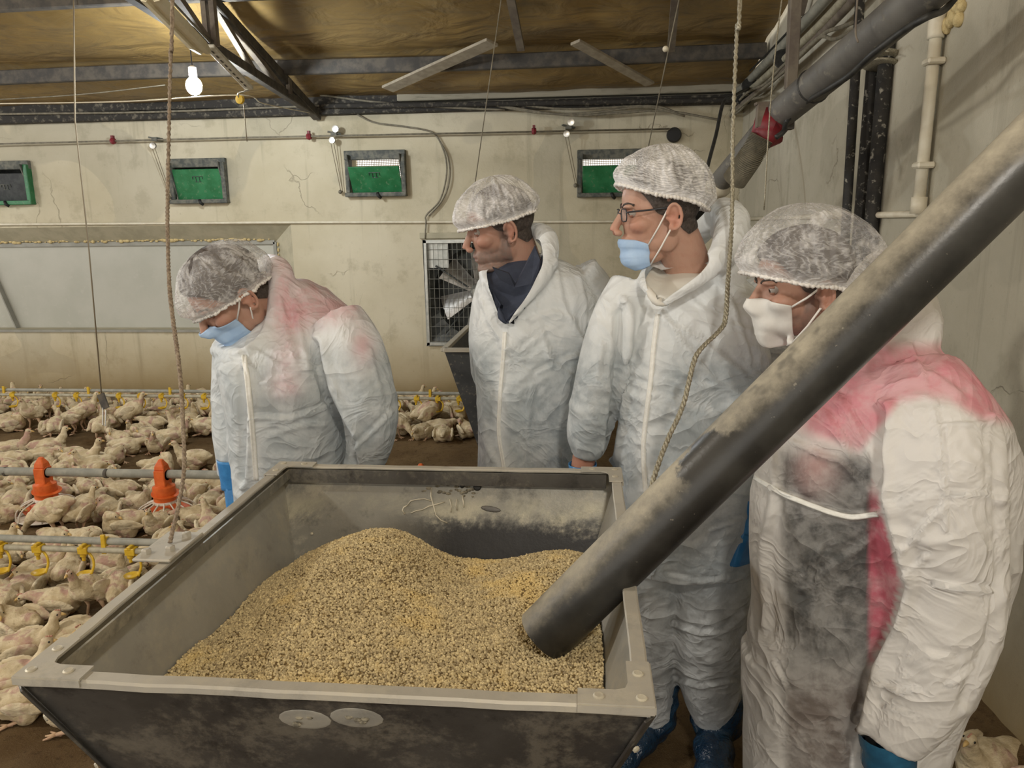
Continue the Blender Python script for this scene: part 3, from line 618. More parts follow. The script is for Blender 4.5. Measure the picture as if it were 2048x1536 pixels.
hopper = thing('feed_hopper', 'big open sheet-steel feed hopper full of pellets in front', 'hopper', ((HX0+HX1)/2, (HY0+HY1)/2, 0))
def panel(name, a, b, mat, nrm):
    # sheet between top edge a0-a1 and bottom edge b0-b1, 3 mm thick
    n = np.array(nrm, float)*.002; v = [np.array(p)+s*n for s in (1, -1) for p in (a[0], a[1], b[1], b[0])]
    mb = MB(); mb.add(v, [(0, 1, 2, 3), (7, 6, 5, 4), (0, 4, 5, 1), (1, 5, 6, 2), (2, 6, 7, 3), (3, 7, 4, 0)]); return mb.build(name, mat, hopper)
B0, B1, B2, B3 = hop(HB)
T = HZ-.004
panel('front_panel', ((HX0, HY0, T), (HX1, HY0, T)), ((B0, B2, HB), (B1, B2, HB)), MAT['sheet_out'], (0, 1, .38))
panel('back_panel', ((HX0, HY1, T), (HX1, HY1, T)), ((B0, B3, HB), (B1, B3, HB)), MAT['sheet_back'], (0, 1, -.5))
panel('left_panel', ((HX0, HY0, T), (HX0, HY1, T)), ((B0, B2, HB), (B0, B3, HB)), MAT['sheet_in'], (1, 0, .28))
panel('right_panel', ((HX1, HY0, T), (HX1, HY1, T)), ((B1, B2, HB), (B1, B3, HB)), MAT['sheet_in'], (1, 0, -.34))
# corner seams (folded flange) outside
for (xa, ya), (xb, yb), sx, sy in (((HX0, HY0), (B0, B2), -1, -1), ((HX1, HY0), (B1, B2), 1, -1), ((HX0, HY1), (B0, B3), -1, 1), ((HX1, HY1), (B1, B3), 1, 1)):
    mb = MB(); mb.bar((xa+sx*.0, ya+sy*.001, T-.01), (xb+sx*.0, yb+sy*.001, HB), .020, .004, (sx, sy*1.0, .0)); sm = mb.build('corner_seam', MAT['sheet_out'], hopper, bevel=.001)
    for k in range(5):
        f = .12+.18*k; c = (xa+(xb-xa)*f+sx*.010, ya+(yb-ya)*f+sy*.006, T+(HB-T)*f)
        mb = MB(); mb.lathe([(.005, 0), (.0045, .002), (.0, .003)], c, (sx*.5, sy*.8, -.2), 8); mb.build('rivet', MAT['rivet'], sm)
# rim flanges: top strip plus down-turned lip
FW_ = .019
def rim(name, p, q, inward):
    p = np.array(p, float); q = np.array(q, float); n = np.array(inward, float)
    mb = MB(); d = (q-p)/np.linalg.norm(q-p)
    prof = [(-.004, -.010), (-.004, -.002), (-.001, .001), (FW_-.002, .001), (FW_, -.001), (FW_, -.004), (.0, -.004), (0, -.010)]
    N = 14; rings = []
    for i in range(N+1):
        c = p+(q-p)*i/N; w = .0006*math.sin(i*1.7+p[0]*9)
        rings.append([c+n*(u+w)+np.array([0, 0, h+.0006*math.sin(i*2.3+p[1]*5)]) for u, h in prof])
    mb.loft(rings); return mb.build(name, MAT['rim'], hopper)
z = HZ
rim('front_rim', (HX0, HY0, z), (HX1, HY0, z), (0, 1, 0)); rim('back_rim', (HX1, HY1, z), (HX0, HY1, z), (0, -1, 0))
rim('left_rim', (HX0, HY1, z), (HX0, HY0, z), (1, 0, 0)); rim('right_rim', (HX1, HY0, z), (HX1, HY1, z), (-1, 0, 0))
# bolted inner lip of the left rim
mb = MB(); mb.box((HX0+.032, (HY0+HY1)/2, HZ-.014), (.004, HY1-HY0-.06, .022)); mb.build('inner_lip', MAT['sheet_back'], hopper)
mb = MB(); mb.box(((HX0+HX1)/2, HY1-.033, HZ-.018), (HX1-HX0-.06, .004, .032)); mb.build('inner_lip', MAT['sheet_out'], hopper)
# L-shaped corner brackets with rivets
for sx, sy, cx, cy in ((1, 1, HX0, HY0), (-1, 1, HX1, HY0), (1, -1, HX0, HY1), (-1, -1, HX1, HY1)):
    L = .088; w = FW_+.006; e = .005
    o2 = [(-e, -e), (L, -e), (L, w), (w+.016, w), (w+.004, w+.004), (w, w+.016), (w, L), (-e, L)]
    v = [(cx+sx*a, cy+sy*b, HZ+h) for h in (.0015, .005) for a, b in o2]; n = len(o2)
    f = [tuple(range(n)), tuple(range(2*n-1, n-1, -1))]+[(i, (i+1) % n, n+(i+1) % n, n+i) for i in range(n)]
    mb = MB(); mb.add(v, f)
    mb.box((cx+sx*(L/2-e/2), cy-sy*.0055, HZ-.002), (L+e, .003, .010)); mb.box((cx-sx*.0055, cy+sy*(L/2-e/2), HZ-.002), (.003, L+e, .010))
    br = mb.build('corner_bracket', MAT['rim'], hopper)
    for a, b in ((.010, .010), (.062, .011), (.011, .060)):
        mb = MB(); mb.lathe([(.0072, 0), (.0072, .001), (.0052, .002), (.003, .0015), (.0, .0022)], (cx+sx*a, cy+sy*b, HZ+.005), (0, 0, 1), 14); mb.build('rivet', MAT['rivet'], br, smooth=True, angle=40)
# rope bracket on the left rim
yb = 1.20; mb = MB(); mb.box((HX0-.012, yb, HZ+.006), (.07, .12, .006)); br = mb.build('rope_bracket', MAT['rim'], hopper, bevel=.002)
for a, b in ((.012, .04), (.014, -.02), (-.022, -.035)):
    mb = MB(); mb.lathe([(.009, 0), (.009, .006), (.005, .008), (0, .008)], (HX0-.012+a, yb+b, HZ+.009), (0, 0, 1), 6); mb.build('bolt', MAT['rim'], br)
# stains / dried drips and bolts on the back panel
def backpt(px, py):
    v = ray(px, py); k = KF; # plane y = HY1 - KF*(HZ - z)
    t = (HY1 - KF*(HZ-CAM_H))/(v[1]-KF*v[2]); return CAM+v*t
for px, py, r in ((955, 972, .010), (925, 970, .006), (563, 966, .005), (577, 1057, .006), (625, 1066, .004)):
    c = backpt(px, py); mb = MB(); mb.lathe([(r, 0), (r*.8, .003), (0, .005)], c-np.array([0, .004, 0]), (0, -1, .5), 10); mb.build('bolt', MAT['rubber'] if r > .0055 and px > 800 else MAT['rivet'], hopper)
for q in ([(815, 1010), (822, 1001), (836, 998), (850, 997), (862, 1001)], [(822, 1026), (833, 1021), (845, 1019), (858, 1012), (870, 1009), (890, 1003)], [(815, 1010), (808, 1014), (805, 1020), (810, 1028)], [(863, 975), (862, 992), (867, 1010), (872, 1030), (882, 1040), (895, 1045)], [(925, 990), (927, 1003), (928, 1014)], [(900, 998), (903, 1012), (902, 1024)], [(914, 998), (912, 1010), (915, 1020)]):
    mb = MB(); mb.tube([backpt(*p)-np.array([0, .002, 0]) for p in q], [.0014+.0008*random.random() for _ in q], 5); mb.build('dried_drip', MAT['rivet'], hopper, smooth=True)
mb = MB()
for k in range(46):
    px = random.gauss(905, 26); py = 968+random.gauss(0, 6)+(14 if random.random() < .3 else 0); r_ = random.uniform(.0015, .0042); mb.ell(backpt(px, py)-np.array([0, .002, 0]), (r_*1.8, r_*.6, r_), n=6, m=4)
mb.build('caked_feed', MAT['crust'], hopper)['kind'] = 'stuff'
mb = MB(); mb.ell((0, 0, 0), (.024, .0015, .006), n=14, m=6); mb.v = [tuple(backpt(982, 1017)+np.array([p[0], p[1]-.003+p[2]*.45, p[2]-p[0]*.15])) for p in mb.v]; mb.build('worn_patch', MAT['sheet_out'], hopper)
# two worn plaques on the front panel
for px, py in ((612, 1435), (715, 1432)):
    v = ray(px, py); t = (HY0+KN*(HZ-CAM_H))/(v[1]+KN*v[2]); c = CAM+v*t
    mb = MB(); mb.ell((0, 0, 0), (.036, .0015, .020), n=20, m=8); mb.v = [tuple(c+np.array([p[0], p[1]-.0035-p[2]*.38, p[2]])) for p in mb.v]
    pl = mb.build('scuffed_patch', MAT['sheet_in'], hopper, smooth=True)
    mb = MB()
    for k in range(4): mb.ell(c+np.array([random.uniform(-.02, .02), -.006, random.uniform(-.008, .008)]), (.006, .003, .003), n=6, m=4)
    mb.build('crust', MAT['crust'], pl)
# outlet boot and short legs below
mb = MB(); mb.loft([[(B0, B2, HB), (B1, B2, HB), (B1, B3, HB), (B0, B3, HB)], [(B0+.08, B2+.05, .2), (B1-.08, B2+.05, .2), (B1-.08, B3-.05, .2), (B0+.08, B3-.05, .2)]]); mb.build('outlet_boot', MAT['sheet_out'], hopper)
for x in (B0+.01, B1-.01):
    for y in (B2+.01, B3-.01):
        mb = MB(); mb.bar((x, y, HB), (x, y, .0), .035, .035, (1, 0, 0)); mb.build('leg', MAT['steel_dark'], hopper)

# ------------------------------------------------ feed pile
def feed_h(s, t):
    x = HX0+.05+(HX1-HX0-.1)*s; y = HY0+.05+(HY1-HY0-.15)*t
    h = .835 + .022*np.exp(-((t-.25)/.35)**2)
    h += .098*np.exp(-(((x+.43)/np.where(x > -.43, .135, .19))**2 + ((y-1.42)/.20)**2)) + .030*np.exp(-(((x+.36)/.26)**2 + ((y-1.1)/.22)**2))
    h += .050*np.exp(-(((x+.06)/.115)**2 + ((y-1.44)/.17)**2)) + .018*np.exp(-(((x-.0)/.16)**2 + ((y-1.15)/.2)**2))
    h -= .026*np.exp(-((s)/.08)**2)*t - .012*np.exp(-((s)/.2)**2)*(1-t) + .018*np.exp(-((1-t)/.08)**2) - .012*np.exp(-((1-s)/.12)**2)
    P = np.stack([x*9, y*9, 0*x], -1); h += .007*fbm(P.reshape(-1, 3), 31, 3).reshape(np.shape(x)); return h
def feed_pos(s, t):
    z = feed_h(s, t); d = HZ-z; x0 = HX0+KL*d+.004; x1 = HX1-KR*d-.004; y0 = HY0+KN*d+.004; y1 = HY1-KF*d-.004
    return np.stack([x0+(x1-x0)*s, y0+(y1-y0)*t, z], -1)
n = 90; S, T_ = np.meshgrid(np.linspace(0, 1, n), np.linspace(0, 1, n)); FP = feed_pos(S, T_).reshape(-1, 3)
mb = MB(); mb.add(FP, [(j*n+i, j*n+i+1, (j+1)*n+i+1, (j+1)*n+i) for j in range(n-1) for i in range(n-1)])
t = NT('feed_crumb_bed'); c = t.mix(t.ramp(t.noise(180, 3, .6), .4, .6), (.30, .215, .09), (.16, .11, .05)); t.set_b(Base_Color=c, Roughness=.9); MAT['feedbed'] = t.m
t = NT('feed_pellet'); a = t.attr('tone'); p_ = t.noise(7, 5, .65)
c = t.mix(a[2], (.33, .26, .155), (.86, .72, .42)); c = t.mix(t.math('MULTIPLY', t.ramp(p_, .5, .68), .55), c, (.84, .63, .25)); t.set_b(Base_Color=c, Roughness=.85, Specular_IOR_Level=.2); MAT['pellet'] = t.m
feed = tag(mb.build('feed_pile', MAT['feedbed'], smooth=True), 'mounded yellowish feed pellets filling the open hopper', 'feed'); feed['kind'] = 'stuff'
def make_pellets(N=62000):
    bm = bmesh.new(); bmesh.ops.create_icosphere(bm, subdivisions=1, radius=1.0); bv = np.array([v.co[:] for v in bm.verts]); bf = np.array([[v.index for v in f.verts] for f in bm.faces]); bm.free()
    s = RNG.random(N); t = RNG.random(N)**1.12; P = feed_pos(s, t)
    R = (.0018+.0009*RNG.random(N)**2)+.0008*(RNG.random(N) < .07)
    q = RNG.normal(size=(N, 4)); q /= np.linalg.norm(q, axis=1)[:, None]; w, x, y, z = q.T
    Rm = np.stack([1-2*(y*y+z*z), 2*(x*y-z*w), 2*(x*z+y*w), 2*(x*y+z*w), 1-2*(x*x+z*z), 2*(y*z-x*w), 2*(x*z-y*w), 2*(y*z+x*w), 1-2*(x*x+y*y)], 1).reshape(N, 3, 3)
    sc = np.stack([1+.5*RNG.random(N), .8+.3*RNG.random(N), .8+.3*RNG.random(N)], 1)
    V = np.einsum('nij,nkj->nki', Rm, bv[None]*sc[:, None, :])*R[:, None, None] + (P+np.array([0, 0, .0006])+np.stack([0*R, 0*R, R*(RNG.random(N)*1.3-.2)], 1))[:, None, :]
    nv = len(bv); Fc = (bf[None]+(np.arange(N)*nv)[:, None, None]).reshape(-1, 3)
    me = bpy.data.meshes.new('feed_pellets'); me.vertices.add(N*nv); me.vertices.foreach_set('co', V.ravel().astype(np.float32))
    me.loops.add(Fc.size); me.loops.foreach_set('vertex_index', Fc.ravel().astype(np.int32)); me.polygons.add(len(Fc)); me.polygons.foreach_set('loop_start', np.arange(0, Fc.size, 3, dtype=np.int32))
    me.update(calc_edges=True)
    tone = np.clip(RNG.normal(.5, .27, N), 0, 1); a = me.attributes.new('tone', 'FLOAT', 'POINT'); a.data.foreach_set('value', np.repeat(tone, nv).astype(np.float32))
    o = link_mesh('pellets', me, MAT['pellet'], feed, smooth=True); o['kind'] = 'stuff'
make_pellets()

# ------------------------------------------------ big filling pipe
E0 = at(1087, 1271, 1.27); E1 = at(2090, 278, 1.05)
dP = (E1-E0)/np.linalg.norm(E1-E0); E1 = E1+dP*.9; R_ = .0490
t = NT('dusty_black_pipe'); x, y, z = t.xyz()
nrm = t.new('ShaderNodeNewGeometry').outputs['Normal']; nz = t.xyz(nrm)[2]
up = t.math('ADD', nz, t.math('MULTIPLY', t.math('SUBTRACT', t.noise(8, 6, .7), .5), .9))
up = t.math('ADD', up, t.math('MULTIPLY', t.math('SUBTRACT', t.noise(60, 4, .7), .5), .25))
dust = t.ramp(up, .20, .98)                                  # feed dust settles on upward faces
bare = t.ramp(t.noise(3.2, 5, .62, stretch=(1, 1, 1)), .57, .60)
dust = t.math('MULTIPLY', dust, t.math('SUBTRACT', 1.0, t.math('MULTIPLY', bare, .55)))
c = t.mix(t.ramp(t.noise(11, 5, .65), .35, .7), (.013, .013, .013), (.038, .037, .034))
c = t.mix(t.math('MULTIPLY', t.ramp(up, -.45, .45), .7), c, (.055, .053, .048))  # grey side shading painted in: the black pipe lightens as faces turn upward
bp = E0 + dP*.42 + np.array([0, -.02, .0])
dv = t.new('ShaderNodeVectorMath', {0: t.vec, 1: tuple(bp)}, operation='DISTANCE').outputs['Value']
dust = t.math('MULTIPLY', dust, t.ramp(t.math('ADD', dv, t.math('MULTIPLY', t.noise(13, 5, .65), .09)), .098, .108))
c = t.mix(t.math('MULTIPLY', dust, .95), c, (.50, .45, .34))
sp = t.math('MULTIPLY', t.ramp(t.noise(95, 3, .7), .68, .74), .45); c = t.mix(sp, c, (.36, .33, .26))
t.set_b(Base_Color=c, Roughness=t.math('ADD', .33, t.math('MULTIPLY', dust, .5)), Specular_IOR_Level=.45); t.bump(t.noise(70, 4, .6), .12, .003); MAT['bigpipe'] = t.m
root = thing('filling_pipe', 'large dusty black pipe slanting down into the hopper in front of the men', 'pipe', E0)
L = np.linalg.norm(E1-E0); mb = MB(); mb.lathe([(R_-.004, .10), (R_-.004, 0), (R_, 0)]+[(R_, L*k/30) for k in range(1, 31)]+[(R_-.004, L)], E0, dP, 56); 
o = mb.build('tube', MAT['bigpipe'], root, smooth=True, angle=50)
mb = MB(); mb.lathe([(R_-.0045, .12), (R_-.0045, .001)], E0, dP, 40); mb.lathe([(0, .12), (R_-.0045, .12)], E0, dP, 40); mb.build('dark_bore', MAT['rubber'], root)

# ------------------------------------------------ ropes in front
rp = [at(352, -900, 1.9), at(345, -30, 1.62), at(341, 120, 1.61), at(337, 300, 1.60), at(335, 440, 1.59), at(338, 560, 1.57), at(346, 640, 1.55), at(358, 730, 1.52), at(365, 820, 1.49), at(367, 950, 1.45)]
rp.append(np.array([HX0-.012, 1.205, HZ+.012]))
# keep the rope above its bracket: last point is the bracket itself
def braid(name, label, pts, r, mat, turns, k=14):
    c = spline(pts, k); c = [np.array(p) for p in c]; mb = MB()
    s = np.concatenate([[0], np.cumsum([np.linalg.norm(c[i+1]-c[i]) for i in range(len(c)-1)])])
    for st in range(3):
        P = []
        for i, p in enumerate(c):
            a = s[i]*turns + st*2*PI/3; P.append(p + (RT*math.cos(a) + np.array([FW[0], FW[1], 0])*math.sin(a))*r*.5)
        mb.tube(P, r*.62, 6)
    return tag(mb.build(name, mat, smooth=True), label, 'rope')
braid('hanging_rope', 'brown braided rope hanging down to the left rim of the hopper', rp, .0045, MAT['rope'], 260, 16)
wp = [at(1490, -800, 2.0), at(1480, -30, 1.75), at(1474, 60, 1.75), at(1466, 260, 1.72), at(1464, 430, 1.68), at(1456, 560, 1.62), at(1451, 635, 1.58), at(1440, 660, 1.56), at(1400, 700, 1.53), at(1386, 730, 1.52), at(1366, 810, 1.50), at(1335, 880, 1.48), at(1316, 930, 1.46), at(1303, 975, 1.45), at(1290, 1060, 1.42)]
wp.append(np.array([HX1-.006, 1.32, HZ+.004]))
braid('wire_rope', 'steel wire rope hanging in a bent curve down to the right rim of the hopper', wp, .0052, MAT['wire'], 200, 16)
cable('scale_cord', 'thin brown cord from the ceiling down to a small dark plate among the birds', 'cord', [at(147, -20, 4.55), at(150, 240, 4.6), at(178, 500, 4.75), at(203, 790, 5.0)], .0045, MAT['string'])
pc = at(208, 803, 5.0); root = thing('hanging_plate', 'small dark plate with hooks hanging on the thin brown cord over the birds', 'plate', pc)
mb = MB(); mb.bar(at(201, 788, 5.0), at(212, 817, 5.0), .05, .012, (0, 1, 0)); mb.build('plate', MAT['steel_dark'], root)
mb = MB(); mb.tube([at(206, 815, 5.0), at(206, 850, 5.0), at(211, 852, 5.0), at(212, 820, 5.0)], .004, 5); mb.build('hook', MAT['chrome'], root)

# ------------------------------------------------ second hopper far behind
hr = thing('feed_hopper', 'dark grey feed hopper standing behind the man with the open collar', 'hopper', (-.8, 4.4, 0))
c0 = at(888, 700, 3.9); zt = c0[2]; X0, Y0 = c0[0], c0[1]; X1 = X0+.95; Y1 = Y0+.85
mb = MB(); th = .004
bx0, bx1, by0, by1, bz = X0+.26, X1-.26, Y0+.24, Y1-.24, zt-1.0
mb.add([(X0, Y0, zt), (X1, Y0, zt), (bx1, by0, bz), (bx0, by0, bz)], [(0, 1, 2, 3)]); MAT['slate'] = M('dark_slate_sheet', (.055, .06, .066), (.085, .09, .095), 8, rough=.55, c3=(.20, .19, .16), scale3=45); mb.build('front_panel', MAT['slate'], hr)
for nm, q in (('left_panel', [(X0, Y0, zt), (X0, Y1, zt), (bx0, by1, bz), (bx0, by0, bz)]), ('right_panel', [(X1, Y0, zt), (X1, Y1, zt), (bx1, by1, bz), (bx1, by0, bz)]), ('back_panel', [(X0, Y1, zt), (X1, Y1, zt), (bx1, by1, bz), (bx0, by1, bz)])):
    mb = MB(); mb.add(q, [(0, 1, 2, 3)]); mb.build(nm, MAT['sheet_in'] if nm == 'back_panel' else MAT['slate'], hr)
for a, b in (((X0, Y0), (X1, Y0)), ((X0, Y1), (X1, Y1)), ((X0, Y0), (X0, Y1)), ((X1, Y0), (X1, Y1))):
    mb = MB(); mb.bar((*a, zt), (*b, zt), .035, .02, (0, 0, 1)); mb.build('rim', MAT['rim'], hr, bevel=.003)
for x in (bx0, bx1):
    for y in (by0, by1): mb = MB(); mb.bar((x, y, bz), (x, y, -.02), .04, .04, (1, 0, 0)); mb.build('leg', MAT['steel_dark'], hr)

# ================================================================== FEEDER AND DRINKER LINES
# feeder line
FY = 3.66; FZ = .268; XA = -7.0; XB = -.95
root = thing('feeder_line', 'grey auger tube of the pan feeder line crossing the middle of the flock', 'tube', (-2.5, FY, FZ))
mb = MB(); mb.tube([(XA, FY-.05, FZ), (-3, FY, FZ+.002), (XB, FY+.02, FZ)], .0235, 16); mb.build('tube', MAT['pvc_grey'], root, smooth=True, angle=60)
for px in (13, 213):
    c = hy(px, 946, FY); mb = MB(); mb.lathe([(.0236, -.01), (.026, -.008), (.026, .008), (.0236, .01)], (c[0], FY, FZ), (1, 0, 0), 16); mb.build('joint_sleeve', MAT['steel_dark'], root, smooth=True)
def pan_feeder(x, label):
    root = thing('pan_feeder', label, 'feeder', (x, FY, 0), 'orange pan feeders on the auger tube')
    mb = MB(); mb.lathe([(.034, -.03), (.036, -.028), (.036, .028), (.034, .03)], (x, FY, FZ), (1, 0, 0), 18)
    mb.loft([[(x+a*.030, FY+b*.036, FZ+h) for a, b in ((-1, -1), (1, -1), (1, 1), (-1, 1))] for h in (-.06, .03)])
    mb.loft([[(x+a*w, FY+b*w, FZ+h) for a, b in ((-1, -1), (1, -1), (1, 1), (-1, 1))] for h, w in ((.03, .030), (.055, .026), (.080, .013), (.088, .010))])
    mb.build('saddle', MAT['orange'], root, bevel=.004)
    mb = MB(); mb.lathe([(.030, .0), (.040, -.012), (.058, -.02), (.060, -.06), (.058, -.065), (.058, -.105), (.050, -.107)], (x, FY, FZ-.045), (0, 0, 1), 24); mb.build('cone', MAT['orange'], root, smooth=True, angle=35)
    mb = MB(); mb.lathe([(.058, 0), (.074, .002), (.074, .006), (.058, .008)], (x+.006, FY, FZ-.110), (.12, -.06, 1), 24); mb.build('adjust_ring', MAT['orange'], root, smooth=True, angle=35)
    mb = MB(); zt_ = FZ-.148
    mb.lathe([(.056, .0), (.066, -.004), (.066, -.014), (.056, -.016)], (x, FY, zt_+.006), (0, 0, 1), 24)
    mb.build('grille_collar', MAT['white_plastic'], root, smooth=True, angle=35)
    for k in range(14):
        a = 2*PI*k/14+.2; ca, sa = math.cos(a), math.sin(a)
        mb = MB(); mb.tube(spline([(x+ca*r, FY+sa*r, zt_+h) for r, h in ((.062, 0), (.095, -.014), (.130, -.032), (.152, -.06), (.158, -.098))], 4), .0042, 6); mb.build('grille_spoke', MAT['white_plastic'], root, smooth=True)
    mb = MB(); mb.lathe([(.158, -.004), (.163, 0), (.158, .004)], (x, FY, .025), (0, 0, 1), 30); mb.build('grille_hoop', MAT['white_plastic'], root, smooth=True)
    mb = MB(); mb.lathe([(.0, .012), (.08, .012), (.116, .050), (.121, .053), (.118, .045), (.085, .0), (.0, .0)], (x, FY, .012), (0, 0, 1), 30); mb.build('pan', MAT['orange'], root, smooth=True, angle=40)
x1 = hy(92, 985, FY)[0]; x2 = hy(329, 985, FY)[0]; dx = x2-x1
for k, (x, l) in enumerate([(x1, 'orange pan feeder with white grille, left of the two beside the hopper'), (x2, 'orange pan feeder with white grille, nearest to the braided rope'), (x2+dx*2.06, 'orange tip of a pan feeder just over the far hopper rim')]): pan_feeder(x, l)
# drinker lines
def drinker(YD, ZP, sep, px_cups, px_clips, pyl, lab, r1, r2, group, cup_label, xa, xb, arm):
    root = thing('drinker_line', lab, 'drinker line', (xa, YD, ZP))
    mb = MB(); mb.tube([(xa, YD+.02, ZP+sep), (xb, YD+.02, ZP+sep)], r1, 14); mb.build('support_tube', MAT['pvc_grey'], root, smooth=True, angle=60)
    mb = MB(); mb.tube([(xa, YD, ZP), (xb, YD, ZP)], r2, 12); mb.build('water_tube', MAT['line_pale'], root, smooth=True, angle=60)
    for px in px_clips:
        x = hy(px, pyl, YD)[0]; mb = MB(); mb.lathe([(r1+.001, -.011), (r1+.005, -.009), (r1+.005, .009), (r1+.001, .011)], (x, YD+.02, ZP+sep), (1, 0, 0), 14)
        mb.bar((x, YD+.005, ZP+sep+r1+.02), (x, YD+.0, ZP-r2-.004), .020, .009, (0, 1, 0)); mb.build('clip', MAT['yellow'], root, bevel=.002)
    for px in px_cups:
        x = hy(px, pyl, YD)[0]; mb = MB(); mb.box((x, YD, ZP), (.042, .034, .030)); mb.box((x, YD, ZP+.018), (.016, .038, .014)); mb.lathe([(.013, 0), (.013, -.018), (.008, -.020), (.008, -.038)], (x-.008, YD, ZP-.012), (0, 0, 1), 10)
        nb = mb.build('nipple', MAT['yellow'], root, bevel=.002)
        mb = MB(); mb.tube(spline([(x+.016, YD, ZP-.012), (x+.034, YD-.004, ZP-.035), (x+.036, YD-.006, ZP-.035-arm*.5), (x+.022, YD-.010, ZP-.04-arm)], 5), .0042, 6, flat=1.6); mb.build('cup_arm', MAT['yellow'], nb, smooth=True)
        mb = MB(); mb.lathe([(0, -.004), (.020, -.002), (.030, .006), (.031, .010), (.028, .008), (.018, .001), (0, 0)], (x-.006, YD-.010, ZP-.045-arm), (0, 0, 1), 18); mb.build('cup', MAT['yellow'], nb, smooth=True, angle=40)
ZP = hy(100, 1097, 2.68)[2]; ZS = hy(100, 1079, 2.70)[2]-ZP
drinker(2.68, ZP, ZS, (2, 77, 168, 262), (207, -62), 1095, 'nearest drinker line with yellow cups, running behind the hopper rim', .0150, .0125, None, '', -6.5, -.83, .065)
ZP2 = hy(300, 792, 5.5)[2]; ZS2 = hy(300, 782, 5.52)[2]-ZP2
drinker(5.5, ZP2, ZS2, [26+42.5*k for k in range(-3, 34) if k not in (1,)], [8, 177, 340, 510, 700, 860, 1030], 790, 'far drinker line with yellow cups along the foot of the back wall', .0135, .0125, None, '', -7.0, .9, .055)
# ================================================================== PEOPLE
FWH = np.array([-math.sin(YAW), math.cos(YAW), 0.0]); RTH = _r0
def atD(px, py, D): v = ray(px, py); return CAM + v*(D/(v @ FWH))
def remesh(mb, voxel, it=3, fac=.5):
    me = mb.mesh('tmp'); o = bpy.data.objects.new('tmp', me); COL.objects.link(o)
    m = o.modifiers.new('r', 'REMESH'); m.mode = 'VOXEL'; m.voxel_size = voxel; m.adaptivity = 0
    if it: s = o.modifiers.new('s', 'SMOOTH'); s.factor = fac; s.iterations = it
    dg = bpy.context.evaluated_depsgraph_get(); out = bpy.data.meshes.new_from_object(o.evaluated_get(dg), depsgraph=dg)
    bpy.data.objects.remove(o); bpy.data.meshes.remove(me); return out
def get_v(me):
    a = np.empty(len(me.vertices)*3, np.float32); me.vertices.foreach_get('co', a); return a.reshape(-1, 3).astype(np.float64)
def get_n(me):
    a = np.empty(len(me.vertices)*3, np.float32); me.vertex_normals.foreach_get('vector', a); return a.reshape(-1, 3).astype(np.float64)
def set_v(me, V): me.vertices.foreach_set('co', V.astype(np.float32).ravel()); me.update()
def set_col(me, name, rgba):
    a = me.attributes.new(name, 'FLOAT_COLOR', 'POINT'); a.data.foreach_set('color', rgba.astype(np.float32).ravel())
def xf(me, Mx): me.transform(Matrix(Mx)); me.update()
def keep_faces(me, keep, smooth=0):
    bm = bmesh.new(); bm.from_mesh(me); bm.verts.ensure_lookup_table()
    bmesh.ops.delete(bm, geom=[f for f in bm.faces if not all(keep[v.index] for v in f.verts)], context='FACES'); 
    bmesh.ops.delete(bm, geom=[v for v in bm.verts if not v.link_faces], context='VERTS')
    for _ in range(smooth):
        nw = {}
        for v in bm.verts:
            if v.is_boundary:
                nb = [e.other_vert(v).co for e in v.link_edges if e.is_boundary]
                if len(nb) == 2: nw[v] = v.co*.4+(nb[0]+nb[1])*.3
        for v, c in nw.items(): v.co = c
    bm.to_mesh(me); bm.free()

# ---- materials
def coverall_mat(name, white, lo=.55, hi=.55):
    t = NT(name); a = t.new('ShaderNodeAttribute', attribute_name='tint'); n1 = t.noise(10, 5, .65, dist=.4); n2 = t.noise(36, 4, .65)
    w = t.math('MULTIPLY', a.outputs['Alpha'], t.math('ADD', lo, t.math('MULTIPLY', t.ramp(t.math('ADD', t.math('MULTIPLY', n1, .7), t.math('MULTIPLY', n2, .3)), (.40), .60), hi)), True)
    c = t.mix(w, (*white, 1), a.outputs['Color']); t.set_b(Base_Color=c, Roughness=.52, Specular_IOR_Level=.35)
    tr = t.new('ShaderNodeBsdfTranslucent', {'Color': c}); mx = t.new('ShaderNodeMixShader', {0: .22}); t.l.new(t.b.outputs[0], mx.inputs[1]); t.l.new(tr.outputs[0], mx.inputs[2]); t.l.new(mx.outputs[0], t.o.inputs[0])
    rd = lambda n: t.math('POWER', t.math('SUBTRACT', 1.0, t.math('MULTIPLY', t.math('ABSOLUTE', t.math('SUBTRACT', n, .5)), 3.2), True), 3.0)
    h = t.math('ADD', t.math('MULTIPLY', rd(t.noise(4.5, 2, .5, dist=.8, stretch=(1, 1, 1.3))), .70), t.math('ADD', t.math('MULTIPLY', rd(t.noise(8.5, 3, .5, dist=1.0)), .42), t.math('ADD', t.math('MULTIPLY', t.noise(7, 3, .5, dist=1.2), .8), t.math('MULTIPLY', t.noise(160, 2), .03))))
    b = t.bump(h, .46, .022); t.l.new(b.outputs[0], tr.inputs['Normal']); return t.m
MAT['coverall'] = coverall_mat('white_nonwoven_coverall', (.86, .89, .90))
MAT['coverall_warm'] = coverall_mat('white_nonwoven_coverall_warm', (.87, .855, .825), .74, .30)
def skin_mat():
    t = NT('skin'); a = t.attr('skin')[0]; n = t.noise(60, 4, .6); c = t.mix(t.math('MULTIPLY', t.ramp(n, .45, .7), .22), a, (.40, .17, .12))
    t.set_b(Base_Color=c, Roughness=.48, Specular_IOR_Level=.35, Subsurface_Weight=.08, Subsurface_Radius=(.012, .004, .002)); t.bump(t.noise(350, 3), .12, .002); return t.m
MAT['skin'] = skin_mat()
MAT['hair'] = M('dark_short_hair', (.045, .034, .028), (.085, .068, .058), 120, rough=.6, bump=.6, bscale=260)
